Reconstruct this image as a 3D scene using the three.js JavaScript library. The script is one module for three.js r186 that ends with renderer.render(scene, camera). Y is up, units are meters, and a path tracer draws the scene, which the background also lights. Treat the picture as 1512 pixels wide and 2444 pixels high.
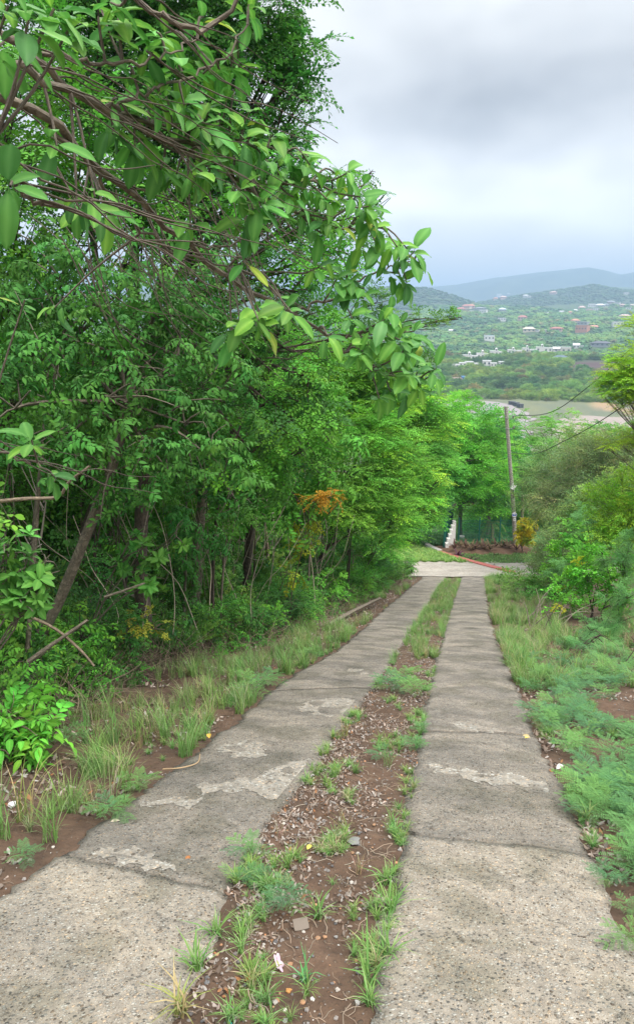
import * as THREE from 'three';
import { mergeGeometries } from 'three/addons/utils/BufferGeometryUtils.js';
import { createNoise2D, createNoise3D, createNoise4D } from 'simplex-noise';

// ───────────────────────── camera, sky, sun, exposure ─────────────────────────
const scene = new THREE.Scene();
const FOC = 1846, CX = 756, CY = 1222, PITCH = 14.2 * Math.PI / 180, EYE = 1.65;
const camera = new THREE.PerspectiveCamera(2 * Math.atan(CY / FOC) * 180 / Math.PI, 633 / 1024, 0.05, 12000);
camera.position.set(0, EYE, 0);
camera.rotation.x = -PITCH;
const renderer = new THREE.WebGLRenderer();
renderer.toneMapping = THREE.LinearToneMapping;
renderer.toneMappingExposure = 3.0;
renderer.shadowMap.enabled = true;

function rng(seed) { let s = seed | 0; return () => { s = (s + 0x6d2b79f5) | 0; let t = Math.imul(s ^ (s >>> 15), 1 | s); t = (t + Math.imul(t ^ (t >>> 7), 61 | t)) ^ t; return ((t ^ (t >>> 14)) >>> 0) / 4294967296; }; }
const N2 = createNoise2D(rng(11)), N3 = createNoise3D(rng(12)), N4 = createNoise4D(rng(13));
const lerp = THREE.MathUtils.lerp, smooth = THREE.MathUtils.smoothstep, clamp = THREE.MathUtils.clamp;
const fbm2 = (x, y, o = 4) => { let s = 0, a = 0.5; for (let i = 0; i < o; i++) { s += a * N2(x, y); x = x * 2.03 + 17; y = y * 2.03 - 9; a *= 0.5; } return s; };
const fbm3 = (x, y, z, o = 4) => { let s = 0, a = 0.5; for (let i = 0; i < o; i++) { s += a * N3(x, y, z); x *= 2.03; y *= 2.03; z *= 2.03; a *= 0.5; } return s; };

function tableAt(t, x) {
  if (x <= t[0][0]) return t[0][1];
  for (let i = 1; i < t.length; i++) if (x <= t[i][0]) { const a = t[i - 1], b = t[i]; return lerp(a[1], b[1], (x - a[0]) / (b[0] - a[0])); }
  return t[t.length - 1][1];
}

{ // overcast sky: a low grey deck with soft darker rolls, brighter gaps and a pale blue-grey horizon
  const W = 1024, H = 512, data = new Float32Array(W * H * 4);
  for (let j = 0; j < H; j++) for (let i = 0; i < W; i++) {
    const lon = ((i + 0.5) / W - 0.5) * 2 * Math.PI, el = ((j + 0.5) / H - 0.5) * Math.PI;
    const x = Math.cos(lon) * Math.cos(el), y = Math.sin(el), z = Math.sin(lon) * Math.cos(el);
    const k = (j * W + i) * 4;
    let r, g, b;
    const up = Math.max(y, 0), deg = el * 180 / Math.PI;
    const az = Math.atan2(x, -z) * 180 / Math.PI;
    // cloud deck seen from below, flattened towards the horizon
    const s = 1 / (up + 0.28), cx = x * s, cz = z * s;
    const n = fbm3(cx * 1.5 + 3.1, cz * 1.5 - 1.7, 0.4, 4);
    const m = fbm3(cx * 3.7 - 2, cz * 3.7 + 5, 2.2, 4);
    const roll = (a, e, wa, we) => Math.exp(-(((az - a) / wa) ** 2) - (((deg - e) / we) ** 2));
    let lum = tableAt([[-90, 0.28], [0, 0.315], [3, 0.335], [7, 0.41], [12, 0.37], [20, 0.355], [35, 0.51], [60, 0.8], [90, 0.92]], deg);
    let dark = 0.2 * n + 0.14 * m + 0.38 * roll(17, 14.6, 13, 3.6) + 0.18 * roll(8, 12, 10, 2.2) + 0.06 * roll(26, 20, 18, 4) - 0.1 * roll(15, 7, 13, 3) - 0.06 * roll(-2, 18, 7, 9);
    lum *= 1 - dark * smooth(deg, 2, 9);
    const blue = 1 - smooth(deg, 0, 5.5), grey = clamp(dark * 2.2, 0, 1);
    r = lum * lerp(lerp(0.985, 0.955, grey), 0.93, blue); g = lum * lerp(lerp(1.0, 0.985, grey), 0.975, blue); b = lum * lerp(lerp(1.005, 1.05, grey), 1.03, blue);
    if (el < 0) { const t = smooth(deg, -8, 0); r = lerp(0.07, r, t); g = lerp(0.09, g, t); b = lerp(0.07, b, t); }
    data[k] = r; data[k + 1] = g; data[k + 2] = b; data[k + 3] = 1;
  }
  const sky = new THREE.DataTexture(data, W, H, THREE.RGBAFormat, THREE.FloatType);
  sky.mapping = THREE.EquirectangularReflectionMapping; sky.magFilter = THREE.LinearFilter; sky.needsUpdate = true;
  scene.background = sky; scene.environment = sky;
}
const sun = new THREE.DirectionalLight(new THREE.Color(1, 0.96, 0.9), 1.5);
sun.position.set(45, 95, 30); sun.target.position.set(2, -4, -15);
sun.castShadow = true; sun.shadow.radius = 70; sun.shadow.mapSize.set(2048, 2048);
Object.assign(sun.shadow.camera, { left: -60, right: 60, top: 60, bottom: -60, near: 1, far: 260 });
scene.add(sun, sun.target);
scene.fog = new THREE.FogExp2(new THREE.Color(0.5, 0.72, 1.0), 0.00036);

// ───────────────────────── helpers ─────────────────────────
const V = (x, y, z) => new THREE.Vector3(x, y, z);
const UP = V(0, 1, 0);
const used = new Map();
function numbered(name) { const n = used.get(name) ?? 0; used.set(name, n + 1); return n ? name + '_' + String(n).padStart(3, '0') : name; }
function tag(o, label, category, group) { o.userData.label = label; o.userData.category = category; if (group) o.userData.group = group; return o; }
function thing(name, label, category, group, pos) {
  const o = new THREE.Group(); o.name = numbered(name); tag(o, label, category, group);
  if (pos) o.position.copy(pos);
  scene.add(o); return o;
}
function shade(m) { m.castShadow = true; m.receiveShadow = true; return m; }
function part(name, geo, mat, parent, kind) { const m = shade(new THREE.Mesh(geo, mat)); m.name = name; if (kind) m.userData.kind = kind; parent.add(m); return m; }
function structure(name, geo, mat) { const m = shade(new THREE.Mesh(geo, mat)); m.name = numbered(name); m.userData.kind = 'structure'; scene.add(m); return m; }
const ORD = ['', 'second ', 'third ', 'fourth ', 'fifth ', 'sixth ', 'seventh ', 'eighth ', 'ninth ', 'tenth ', 'eleventh ', 'twelfth ', 'thirteenth ', 'fourteenth ', 'fifteenth ', 'sixteenth ', 'seventeenth ', 'eighteenth ', 'nineteenth ', 'twentieth '];
const TENS = ['', '', 'twenty-', 'thirty-', 'forty-', 'fifty-', 'sixty-', 'seventy-', 'eighty-', 'ninety-'], TENTH = ['', '', 'twentieth ', 'thirtieth ', 'fortieth ', 'fiftieth ', 'sixtieth ', 'seventieth ', 'eightieth ', 'ninetieth '];
const ordinal = (i) => i >= 200 ? 'two-hundred-and-' + (ordinal(i - 200) || 'first ') : i === 199 ? 'two-hundredth ' : i >= 100 ? 'hundred-and-' + (ordinal(i - 100) || 'first ') : i === 99 ? 'hundredth ' : i < 20 ? ORD[i] : (i + 1) % 10 === 0 ? TENTH[(i + 1) / 10] : TENS[Math.floor((i + 1) / 10)] + ((i + 1) % 10 === 1 ? 'first ' : ORD[(i + 1) % 10 - 1]);

// ground heights: z = -d, d metres ahead of the camera
function base(d) {
  const s = (d) => d < 26.5 ? 0.29 : d < 31 ? lerp(0.29, 0.15, smooth(d, 26.5, 31)) : d < 38 ? 0.15 : lerp(0.15, 0.25, smooth(d, 38, 42));
  if (d < 26.5) return -0.29 * d;
  let y = -0.29 * 26.5; for (let q = 26.5; q < d; q += 0.25) y -= s(q + 0.125) * Math.min(0.25, d - q); return y;
}
const BASE = []; for (let i = 0; i <= 800; i++) BASE.push(base(-8 + i * 0.1));
const baseAt = (d) => { const k = clamp((d + 8) * 10, 0, 799.99), i = Math.floor(k); return lerp(BASE[i], BASE[i + 1], k - i); };
const PROFILE = [[0, 0], [56, baseAt(56)], [100, -25], [150, -36.4], [190, -38.4], [382, -38.4], [450, -36], [560, -31], [700, -29], [800, -25.5], [1000, -17.5], [1250, -4.5], [1500, 9], [1700, 16], [2500, 30], [7000, 50]];
const edge = (t) => (d) => tableAt(t, d);
const RL = edge([[-8, -1.6], [0, -0.12], [2.1, 0.22], [3.07, 0.38], [4.19, 0.59], [5.08, 0.75], [6.4, 0.99], [7.55, 1.22], [9.87, 1.68], [12.73, 2.27], [17.83, 3.33], [23, 4.43], [29.5, 5.8]]);
const RR = edge([[-8, -0.55], [0, 0.82], [2.32, 1.15], [3.0, 1.27], [4.27, 1.5], [5.79, 1.77], [6.9, 1.97], [9.04, 2.36], [12.15, 2.95], [15.2, 3.57], [20.86, 4.8], [29.5, 6.7]]);
const LR = edge([[-8, -2.0], [0, -0.78], [2.05, -0.5], [2.9, -0.4], [3.6, -0.31], [4.78, -0.02], [5.71, 0.15], [6.55, 0.36], [7.95, 0.68], [10.54, 1.22], [12.15, 1.56], [16.22, 2.4], [22.2, 3.62], [29.5, 5.16]]);
const LL = edge([[-8, -3.0], [0, -1.72], [2.83, -1.38], [3.7, -1.18], [4.55, -0.98], [5.36, -0.82], [6.18, -0.65], [7.83, -0.34], [10.06, 0.3], [12.73, 0.85], [16.72, 1.62], [24.2, 3.15], [29.5, 4.3]]);
const VEG = edge([[0, -2.7], [5, -2.35], [6.1, -2.2], [7.5, -2.05], [9.5, -1.5], [10.7, -0.8], [13.4, 0.0], [20.5, 1.7], [28.4, 3.7], [34, 3.4]]);

function nearH(x, d) {
  const t = Math.min(smooth(Math.min(Math.abs(x - RL(d)), Math.abs(x - RR(d)), Math.abs(x - LL(d)), Math.abs(x - LR(d))), 0, 0.25), 1);
  const e1 = 0.03 + 0.05 * N2(x * 5, d * 5), onTrack = (x > LL(d) + e1 && x < LR(d) - e1) || (x > RL(d) + e1 && x < RR(d) - e1);
  let y = baseAt(d);
  if (d < 29) {
    if (onTrack) y -= 0.03;
    else y += 0.004 + 0.022 * N2(x * 3.1, d * 3.1) * t + 0.014 * N2(x * 9, d * 9) + 0.05 * t * N2(x * 0.7, d * 0.7) * smooth(Math.max(LL(d) - x, x - RR(d)), 0.1, 0.9);
    y += 0.12 * smooth(VEG(d) - x, 0, 1.4);
  } else y += 0.01 * N2(x * 3, d * 3);
  return y;
}
const ridgeL = [[300, 706], [560, 690], [760, 700], [900, 687], [1000, 689], [1060, 705], [1118, 727], [1160, 742], [1230, 765]];
const ridgeR = [[980, 770], [1060, 745], [1118, 724], [1226, 704], [1300, 695], [1356, 689], [1377, 684], [1433, 695], [1507, 701], [1620, 690], [1800, 712]];
const ridgeM = [[200, 690], [500, 664], [760, 688], [1010, 686], [1075, 682], [1161, 665], [1247, 654], [1334, 647], [1364, 645], [1398, 652], [1437, 663], [1480, 656], [1560, 650], [1800, 668]];
const ridgeN = [[900, 745], [1250, 722], [1360, 702], [1420, 690], [1470, 692], [1530, 700], [1700, 690]];
const tanEl = (v) => Math.tan(Math.atan((CY - v) / FOC) - PITCH);
const uOf = (x, d) => CX + FOC * x / Math.max(d, 1) * 0.985;
function farH(x, d) {
  const r = Math.hypot(x, d);
  let y = tableAt(PROFILE, r);
  const rough = smooth(r, 390, 620) * smooth(2300, 1200, r);
  y += (fbm2(x * 0.006 + 3, d * 0.006, 4) * 9 + fbm2(x * 0.0022, d * 0.0022, 3) * 12) * smooth(r, 430, 900) + 1.5 * fbm2(x * 0.02, d * 0.02, 3) * rough;
  return y;
}
const hills = [[ridgeL, 1900, 330, 5, 'hill'], [ridgeR, 2350, 420, 9, 'hill'], [ridgeN, 3300, 420, 14, 'hill'], [ridgeM, 4700, 800, 21, 'mountain']];
function hillH(h, x, d) {
  const [t, r0, sr, seed] = h, r = Math.hypot(x, d);
  const top = EYE + r0 * tanEl(tableAt(t, uOf(x, d)));
  const q = (r - r0) / sr, rise = Math.exp(-q * q), foot = tableAt(PROFILE, r) - 30;
  const n = fbm2(x / sr * 1.3 + seed, d / sr * 1.3, 5) * 0.16 * (top - foot) * Math.min(1, Math.abs(q) * 1.6 + 0.12);
  return foot + (top - foot) * rise + n;
}
const allH = (x, d) => d < 56 && Math.abs(x) < 60 ? nearH(x, d) : Math.max(farH(x, d), d > 1300 ? Math.max(...hills.map((h) => hillH(h, x, d))) : -1e9);
// a point of the photograph (u, v in the 1512 x 2444 view) at a real distance d ahead, or where its ray meets the ground
function at(u, v, d) {
  const a = (u - CX) / FOC, b = -(v - CY) / FOC, fw = Math.cos(PITCH) + b * Math.sin(PITCH), up = -Math.sin(PITCH) + b * Math.cos(PITCH), t = d / fw;
  return V(a * t, EYE + up * t, -d);
}
function hit(u, v, from = 0.5) {
  let d = from;
  while (d < 7000) { const p = at(u, v, d); if (p.y < allH(p.x, d)) break; d *= 1.003; }
  const p = at(u, v, d); p.y = allH(p.x, d); return p;
}
const ground = (x, d) => V(x, nearH(x, d), -d);
const perM = (d) => FOC / d;

// mesh collector
class GB {
  constructor() { this.p = []; this.u = []; this.c = []; this.i = []; this.n = []; }
  add(geo, mtx, col) {
    const o = this.p.length / 3, P = geo.attributes.position, N = geo.attributes.normal, U = geo.attributes.uv, C = geo.attributes.color, v = V(0, 0, 0), nm = new THREE.Matrix3();
    if (mtx) nm.getNormalMatrix(mtx);
    for (let k = 0; k < P.count; k++) {
      v.fromBufferAttribute(P, k); if (mtx) v.applyMatrix4(mtx); this.p.push(v.x, v.y, v.z);
      v.fromBufferAttribute(N, k); if (mtx) v.applyMatrix3(nm).normalize(); this.n.push(v.x, v.y, v.z);
      this.u.push(U ? U.getX(k) : 0, U ? U.getY(k) : 0);
      const c = C ? [C.getX(k), C.getY(k), C.getZ(k)] : [1, 1, 1];
      this.c.push(c[0] * (col ? col[0] : 1), c[1] * (col ? col[1] : 1), c[2] * (col ? col[2] : 1));
    }
    if (geo.index) for (let k = 0; k < geo.index.count; k++) this.i.push(o + geo.index.getX(k)); else for (let k = 0; k < P.count; k++) this.i.push(o + k);
    return this;
  }
  build() {
    const g = new THREE.BufferGeometry();
    g.setAttribute('position', new THREE.Float32BufferAttribute(this.p, 3)); g.setAttribute('normal', new THREE.Float32BufferAttribute(this.n, 3));
    g.setAttribute('uv', new THREE.Float32BufferAttribute(this.u, 2)); g.setAttribute('color', new THREE.Float32BufferAttribute(this.c, 3)); g.setIndex(this.i);
    return g;
  }
}
function raw(pos, idx, uv, col) {
  const g = new THREE.BufferGeometry(); g.setAttribute('position', new THREE.Float32BufferAttribute(pos, 3)); g.setIndex(idx);
  g.setAttribute('uv', new THREE.Float32BufferAttribute(uv ?? new Array(pos.length / 3 * 2).fill(0), 2)); if (col) g.setAttribute('color', new THREE.Float32BufferAttribute(col, 3));
  g.computeVertexNormals(); return g;
}
// matrix that takes +Y to dir, keeps +Z as near to face as it can
function orient(pos, dir, face, s = 1) {
  const y = dir.clone().normalize(); let z = face.clone().addScaledVector(y, -face.dot(y)); if (z.lengthSq() < 1e-5) z = V(y.y, -y.x, 0.3).addScaledVector(y, -V(y.y, -y.x, 0.3).dot(y)); z.normalize();
  const x = V(0, 0, 0).crossVectors(y, z);
  return new THREE.Matrix4().makeBasis(x.multiplyScalar(s), y.multiplyScalar(s), z.multiplyScalar(s)).setPosition(pos);
}
function tube(points, radii, sides = 6, bumpy = 0) {
  const pos = [], uv = [], idx = []; let nrm = V(0.31, 0.2, 0.9), len = 0;
  for (let i = 0; i < points.length; i++) {
    const t = points[Math.min(i + 1, points.length - 1)].clone().sub(points[Math.max(i - 1, 0)]).normalize();
    nrm.addScaledVector(t, -nrm.dot(t)).normalize(); const b = V(0, 0, 0).crossVectors(t, nrm);
    if (i) len += points[i].distanceTo(points[i - 1]);
    const r0 = Array.isArray(radii) ? radii[i] : radii;
    for (let k = 0; k <= sides; k++) {
      const a = k / sides * Math.PI * 2, r = r0 * (1 + bumpy * N3(points[i].x * 6 + Math.cos(a), points[i].y * 5, points[i].z * 6 + Math.sin(a)));
      pos.push(points[i].x + (nrm.x * Math.cos(a) + b.x * Math.sin(a)) * r, points[i].y + (nrm.y * Math.cos(a) + b.y * Math.sin(a)) * r, points[i].z + (nrm.z * Math.cos(a) + b.z * Math.sin(a)) * r);
      uv.push(k / sides * Math.max(0.15, r0 * 6.28), len);
    }
  }
  for (let i = 0; i < points.length - 1; i++) for (let k = 0; k < sides; k++) { const a = i * (sides + 1) + k, b = a + sides + 1; idx.push(a, a + 1, b, b, a + 1, b + 1); }
  return raw(pos, idx, uv);
}
function curve(pts, n) { const c = new THREE.CatmullRomCurve3(pts, false, 'centripetal'); return c.getPoints(n); }
function limb(pts, r0, r1, n = 8, sides = 6, bumpy = 0, R = null, wob = 0) {
  const q = curve(pts, n); if (wob && R) for (let i = 1; i < q.length - 1; i++) q[i].add(V((R() - .5) * wob, (R() - .5) * wob, (R() - .5) * wob));
  return tube(q, q.map((_, i) => lerp(r0, r1, i / (q.length - 1))), sides, bumpy);
}

// ───────────────────────── textures ─────────────────────────
function texture(w, h, f, srgb = true) {
  const d = new Uint8Array(w * h * 4);
  for (let y = 0; y < h; y++) for (let x = 0; x < w; x++) { const c = f(x, y), k = (y * w + x) * 4; d[k] = clamp(c[0], 0, 255); d[k + 1] = clamp(c[1], 0, 255); d[k + 2] = clamp(c[2], 0, 255); d[k + 3] = 255; }
  const t = new THREE.DataTexture(d, w, h); t.wrapS = t.wrapT = THREE.RepeatWrapping; t.magFilter = THREE.LinearFilter; t.minFilter = THREE.LinearMipmapLinearFilter; if (srgb) t.colorSpace = THREE.SRGBColorSpace; t.needsUpdate = true; return t;
}
// seamless noise on a torus
const wrapN = (x, y, w, k, s = 0) => { const a = x / w * Math.PI * 2, b = y / w * Math.PI * 2; return N4(Math.cos(a) * k + s, Math.sin(a) * k, Math.cos(b) * k - s, Math.sin(b) * k); };
// scattered stones: nearest of jittered cells, wrapped
function cells(w, n, seed) {
  const R = rng(seed), px = [], s = w / n; for (let j = 0; j < n; j++) for (let i = 0; i < n; i++) px.push([(i + R()) * s, (j + R()) * s, R(), R(), R()]);
  return (x, y) => {
    const ci = Math.floor(x / s), cj = Math.floor(y / s); let b = 1e9, b2 = 1e9, m = null;
    for (let dj = -1; dj <= 1; dj++) for (let di = -1; di <= 1; di++) {
      const i = (ci + di + n) % n, j = (cj + dj + n) % n, q = px[j * n + i]; let dx = Math.abs(x - q[0]), dy = Math.abs(y - q[1]); if (dx > w / 2) dx = w - dx; if (dy > w / 2) dy = w - dy;
      const e = dx * dx * (0.7 + q[4] * 0.8) + dy * dy * (1.5 - q[4] * 0.8); if (e < b) { b2 = b; b = e; m = q; } else if (e < b2) b2 = e;
    }
    return [Math.sqrt(b) / s, Math.sqrt(b2) / s, m];
  };
}
const TW = 1024;
let concMap, concBump, soilMap, soilBump;
{
  const big = cells(TW, 74, 5), small = cells(TW, 150, 6), h = new Float32Array(TW * TW), R = rng(77);
  concMap = texture(TW, TW, (x, y) => {
    const [a, a2, q] = big(x, y), [b, b2, w] = small(x, y), n = wrapN(x, y, TW, 2.2) * 0.4 + wrapN(x, y, TW, 5, 4) * 0.35 + wrapN(x, y, TW, 11, 7) * 0.3, f = (R() - 0.5) * 34;
    let tone = 188 + n * 44 + f * 1.3, hh = 0.42 + n * 0.16 + f * 0.003; let tint = [1, 0.972, 0.925];
    const ra = 0.16 + q[2] * 0.34, rb = 0.14 + w[2] * 0.32;
    if (b < rb && w[3] > 0.45) { tone = (w[3] > 0.72 ? 232 : w[3] > 0.56 ? 184 : 138) + f + n * 20; hh += 0.12; tint = w[4] > 0.6 ? [1, 0.94, 0.85] : [0.98, 0.98, 0.96]; }
    if (a < ra && q[3] > 0.4) { tone = (q[3] > 0.76 ? 236 : q[3] > 0.58 ? 196 : q[3] > 0.48 ? 156 : 122) + f * 0.8 + n * 14; hh = 0.5 + (1 - a / ra) * 0.4; tint = q[4] > 0.72 ? [1.02, 0.94, 0.84] : [0.975, 0.985, 0.97]; }
    else if (a < ra + 0.04 && q[3] > 0.4) { tone -= 30; hh -= 0.16; }
    if (n * 60 + f < -34) { tone -= 34; hh -= 0.22; }
    h[y * TW + x] = hh; return [tone * tint[0], tone * tint[1], tone * tint[2]];
  });
  concBump = texture(TW, TW, (x, y) => { const v = h[y * TW + x] * 255; return [v, v, v]; }, false);
}
{
  const cl = cells(TW, 46, 15), pe = cells(TW, 90, 16), h = new Float32Array(TW * TW), R = rng(78);
  soilMap = texture(TW, TW, (x, y) => {
    const [a, , q] = cl(x, y), [b, , w] = pe(x, y), n = wrapN(x, y, TW, 2.5, 9) * 0.5 + wrapN(x, y, TW, 7, 3) * 0.35 + wrapN(x, y, TW, 16, 2) * 0.25, f = (R() - 0.5) * 26;
    let c = [196 + n * 44 + f, 178 + n * 42 + f, 164 + n * 40 + f], hh = 0.4 + n * 0.3 + f * 0.004;
    if (b < 0.16 + w[2] * 0.2 && w[3] > 0.8) { const t = w[4]; c = t > 0.8 ? [236, 230, 220] : t > 0.4 ? [204, 200, 194] : [222, 194, 170]; hh += 0.3; }
    if (a < 0.12 + q[2] * 0.2 && q[3] > 0.9) { const t = 160 + q[4] * 90; c = [t, t * 0.97, t * 0.92]; hh += 0.45; }
    h[y * TW + x] = hh; return c;
  });
  soilBump = texture(TW, TW, (x, y) => { const v = clamp(h[y * TW + x], 0, 1) * 255; return [v, v, v]; }, false);
}
const barkMap = texture(256, 512, (x, y) => { const n = wrapN(x * 2, y * 0.5, 256, 3.2, 1) * 0.6 + wrapN(x * 3, y, 256, 5, 8) * 0.5, f = (wrapN(x, y, 256, 1.2, 5) > 0.25 ? 34 : 0); const t = 172 + n * 60 + f; return [t, t * 0.97, t * 0.93]; });
const barkBump = texture(256, 512, (x, y) => { const t = 128 + 110 * (wrapN(x * 2, y * 0.5, 256, 3.2, 1) * 0.6 + wrapN(x * 3, y, 256, 5, 8) * 0.5); return [t, t, t]; }, false);

// ───────────────────────── materials (linear base colours) ─────────────────────────
const lin = (r, g, b) => new THREE.Color().setRGB(r, g, b);
const plain = (r, g, b, rough = 0.85, more = {}) => new THREE.MeshStandardMaterial({ color: lin(r, g, b), roughness: rough, ...more });
const leafMat = (r, g, b, gloss = 0.25, through = 0.35, more = {}) => new THREE.MeshPhysicalMaterial({ color: lin(r, g, b), roughness: 0.95, transmission: through, thickness: 0, clearcoat: gloss, clearcoatRoughness: 0.38, specularIntensity: 0.35, side: THREE.DoubleSide, ...more });
const bark = (r, g, b) => new THREE.MeshStandardMaterial({ color: lin(r, g, b), roughness: 0.95, map: barkMap, bumpMap: barkBump, bumpScale: 0.006 });
const M = {
  soil: new THREE.MeshStandardMaterial({ color: lin(0.255, 0.21, 0.175), roughness: 1, map: soilMap, bumpMap: soilBump, bumpScale: 0.012, vertexColors: true }),
  barkGrey: bark(0.34, 0.30, 0.25), barkDark: bark(0.17, 0.14, 0.115), barkTan: bark(0.4, 0.33, 0.25), barkPale: bark(0.5, 0.45, 0.38),
  twig: plain(0.16, 0.12, 0.085, 0.95), twigPale: plain(0.36, 0.31, 0.26, 0.95), twigDead: plain(0.22, 0.175, 0.135, 0.95),
  leaf: leafMat(1, 1, 1, 0.07, 0.4), leafGloss: leafMat(1, 1, 1, 0.3, 0.36, { vertexColors: true }), matte: leafMat(1, 1, 1, 0.03, 0.3), litter: leafMat(1, 1, 1, 0.05, 0.08),
};
for (const k of ['leaf', 'matte', 'litter']) M[k].vertexColors = true;
function concrete(r, g, b) { return new THREE.MeshStandardMaterial({ color: lin(r, g, b), roughness: 0.93, map: concMap, bumpMap: concBump, bumpScale: 0.01, vertexColors: true }); }

// ───────────────────────── leaves, sprigs, tufts ─────────────────────────
// leaf along +Y, upper face +Z
function leafGeo({ L = 0.1, W = 0.05, n = 4, fold = 0.2, curl = 0.25, p = 1, cols = 3, rib = 0, wave = 0, petiole = 0, tipPow = 0.75 }) {
  const pos = [], idx = [], col = [], S = cols === 3 ? [-1, 0, 1] : [-1, -0.5, -0.05, 0.05, 0.5, 1];
  for (let i = 0; i <= n; i++) {
    const t = i / n, w = W / 2 * Math.pow(Math.max(0, Math.sin(Math.PI * Math.pow(t, p))), tipPow) + (i === 0 ? 0.0015 : 0), y = petiole + L * (t - 0.12 * curl * t * t), z = -curl * L * t * t;
    S.forEach((s) => { pos.push(s * w, y, z + fold * Math.abs(s) * w + wave * W * Math.sin(t * 14 + s * 2) * Math.abs(s)); const c = rib && Math.abs(s) < 0.1 ? [1 + rib * 1.3, 1 + rib * 0.7, 1 + rib * 1.2] : [1, 1, 1]; col.push(...c); });
  }
  const k = S.length;
  for (let i = 0; i < n; i++) for (let s = 0; s < k - 1; s++) { const a = i * k + s, b = a + k; idx.push(a, a + 1, b + 1, a, b + 1, b); }
  if (petiole) { const o = pos.length / 3; pos.push(-0.0015, 0, 0, 0.0015, 0, 0, 0.0015, petiole + L * 0.05, 0, -0.0015, petiole + L * 0.05, 0); for (let q = 0; q < 4; q++) col.push(1.3, 1.1, 1.2); idx.push(o, o + 1, o + 2, o, o + 2, o + 3); }
  return raw(pos, idx, null, col);
}
// six-cornered flat leaf with a fold, 4 triangles
function tinyLeaf(L, W, p = 0.45, fold = 0.2, droop = 0.1) {
  const z = fold * W / 2;
  return raw([0, 0, 0, -W / 2, L * p, z, 0, L * p, -droop * L * 0.3, W / 2, L * p, z, 0, L, -droop * L], [0, 2, 1, 0, 3, 2, 1, 2, 4, 2, 3, 4], null, new Array(15).fill(1));
}
const mat4 = (pos, dir, face, s) => orient(pos, dir, face, s);
// twig along +Y that carries leaves on both sides
function sprig(seed, { L = 0.3, n = 14, leaf, spread = 1.0, lift = 0.15, jitter = 0.5, sub = 0, tone = 0.25, thick = 0.004, twigTone = [0.6, 0.45, 0.35], bend = 0.12, leafScale = 1 }) {
  const R = rng(seed), g = new GB();
  const run = (pts, len, m, r) => {
    g.add(tube(pts, pts.map((_, i) => r * (1 - 0.7 * i / (pts.length - 1))), 3), null, twigTone);
    const c = new THREE.CatmullRomCurve3(pts);
    for (let i = 0; i < m; i++) {
      const t = 0.12 + 0.88 * (i + 0.5) / m, p = c.getPoint(t), tan = c.getTangent(t), side = i % 2 ? 1 : -1;
      const lat = V(0, 0, 0).crossVectors(tan, V(0, 0, 1)).normalize();
      const dir = tan.clone().multiplyScalar(0.55).addScaledVector(lat, side * spread).add(V((R() - .5) * jitter, (R() - .5) * jitter, (R() - .5) * jitter + lift));
      if (i === m - 1) dir.copy(tan);
      const face = V((R() - .5) * jitter * 1.4, (R() - .5) * jitter, 1), k = 1 + (R() - .5) * tone * 2, y = (R() - .5) * tone;
      g.add(leaf[Math.floor(R() * leaf.length)], mat4(p, dir, face, leafScale * (0.7 + R() * 0.5)), [k * (1 + y * 0.5), k, k * (1 - y * 0.4)]);
    }
  };
  const main = [V(0, 0, 0), V((R() - .5) * L * bend, L * 0.35, L * bend * 0.5), V((R() - .5) * L * bend * 2, L * 0.7, L * bend * 0.4), V((R() - .5) * L * bend * 2, L, -L * bend)];
  run(main, L, n, thick);
  for (let k = 0; k < sub; k++) {
    const t = 0.15 + 0.7 * (k + R() * 0.6) / sub, p = new THREE.CatmullRomCurve3(main).getPoint(t), s = k % 2 ? 1 : -1, l = L * (0.75 - 0.4 * t) * (0.7 + R() * 0.5);
    const d = V(s * 0.8, 0.6, (R() - .5) * 0.6).normalize();
    run([p, p.clone().addScaledVector(d, l * 0.5).add(V(0, 0, l * 0.06)), p.clone().addScaledVector(d, l).add(V(0, 0, -l * 0.08))], l, Math.round(n * 0.6), thick * 0.6);
  }
  return g.build();
}
const oval = [tinyLeaf(0.05, 0.032, 0.5), tinyLeaf(0.042, 0.03, 0.55), tinyLeaf(0.058, 0.034, 0.45, 0.3)];
const pointed = [leafGeo({ L: 0.085, W: 0.036, n: 4, fold: 0.3, curl: 0.35, p: 0.8 }), leafGeo({ L: 0.07, W: 0.03, n: 4, fold: 0.2, curl: 0.5, p: 0.8 })];
const round = [leafGeo({ L: 0.07, W: 0.05, n: 4, fold: 0.15, curl: 0.2, p: 1.15 }), leafGeo({ L: 0.06, W: 0.042, n: 4, fold: 0.25, curl: 0.1, p: 1.1 })];
const fine = [tinyLeaf(0.046, 0.022, 0.5), tinyLeaf(0.04, 0.02, 0.5)];
const coarse = [tinyLeaf(0.13, 0.075, 0.5), tinyLeaf(0.11, 0.07, 0.55), tinyLeaf(0.15, 0.075, 0.45)];
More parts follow.
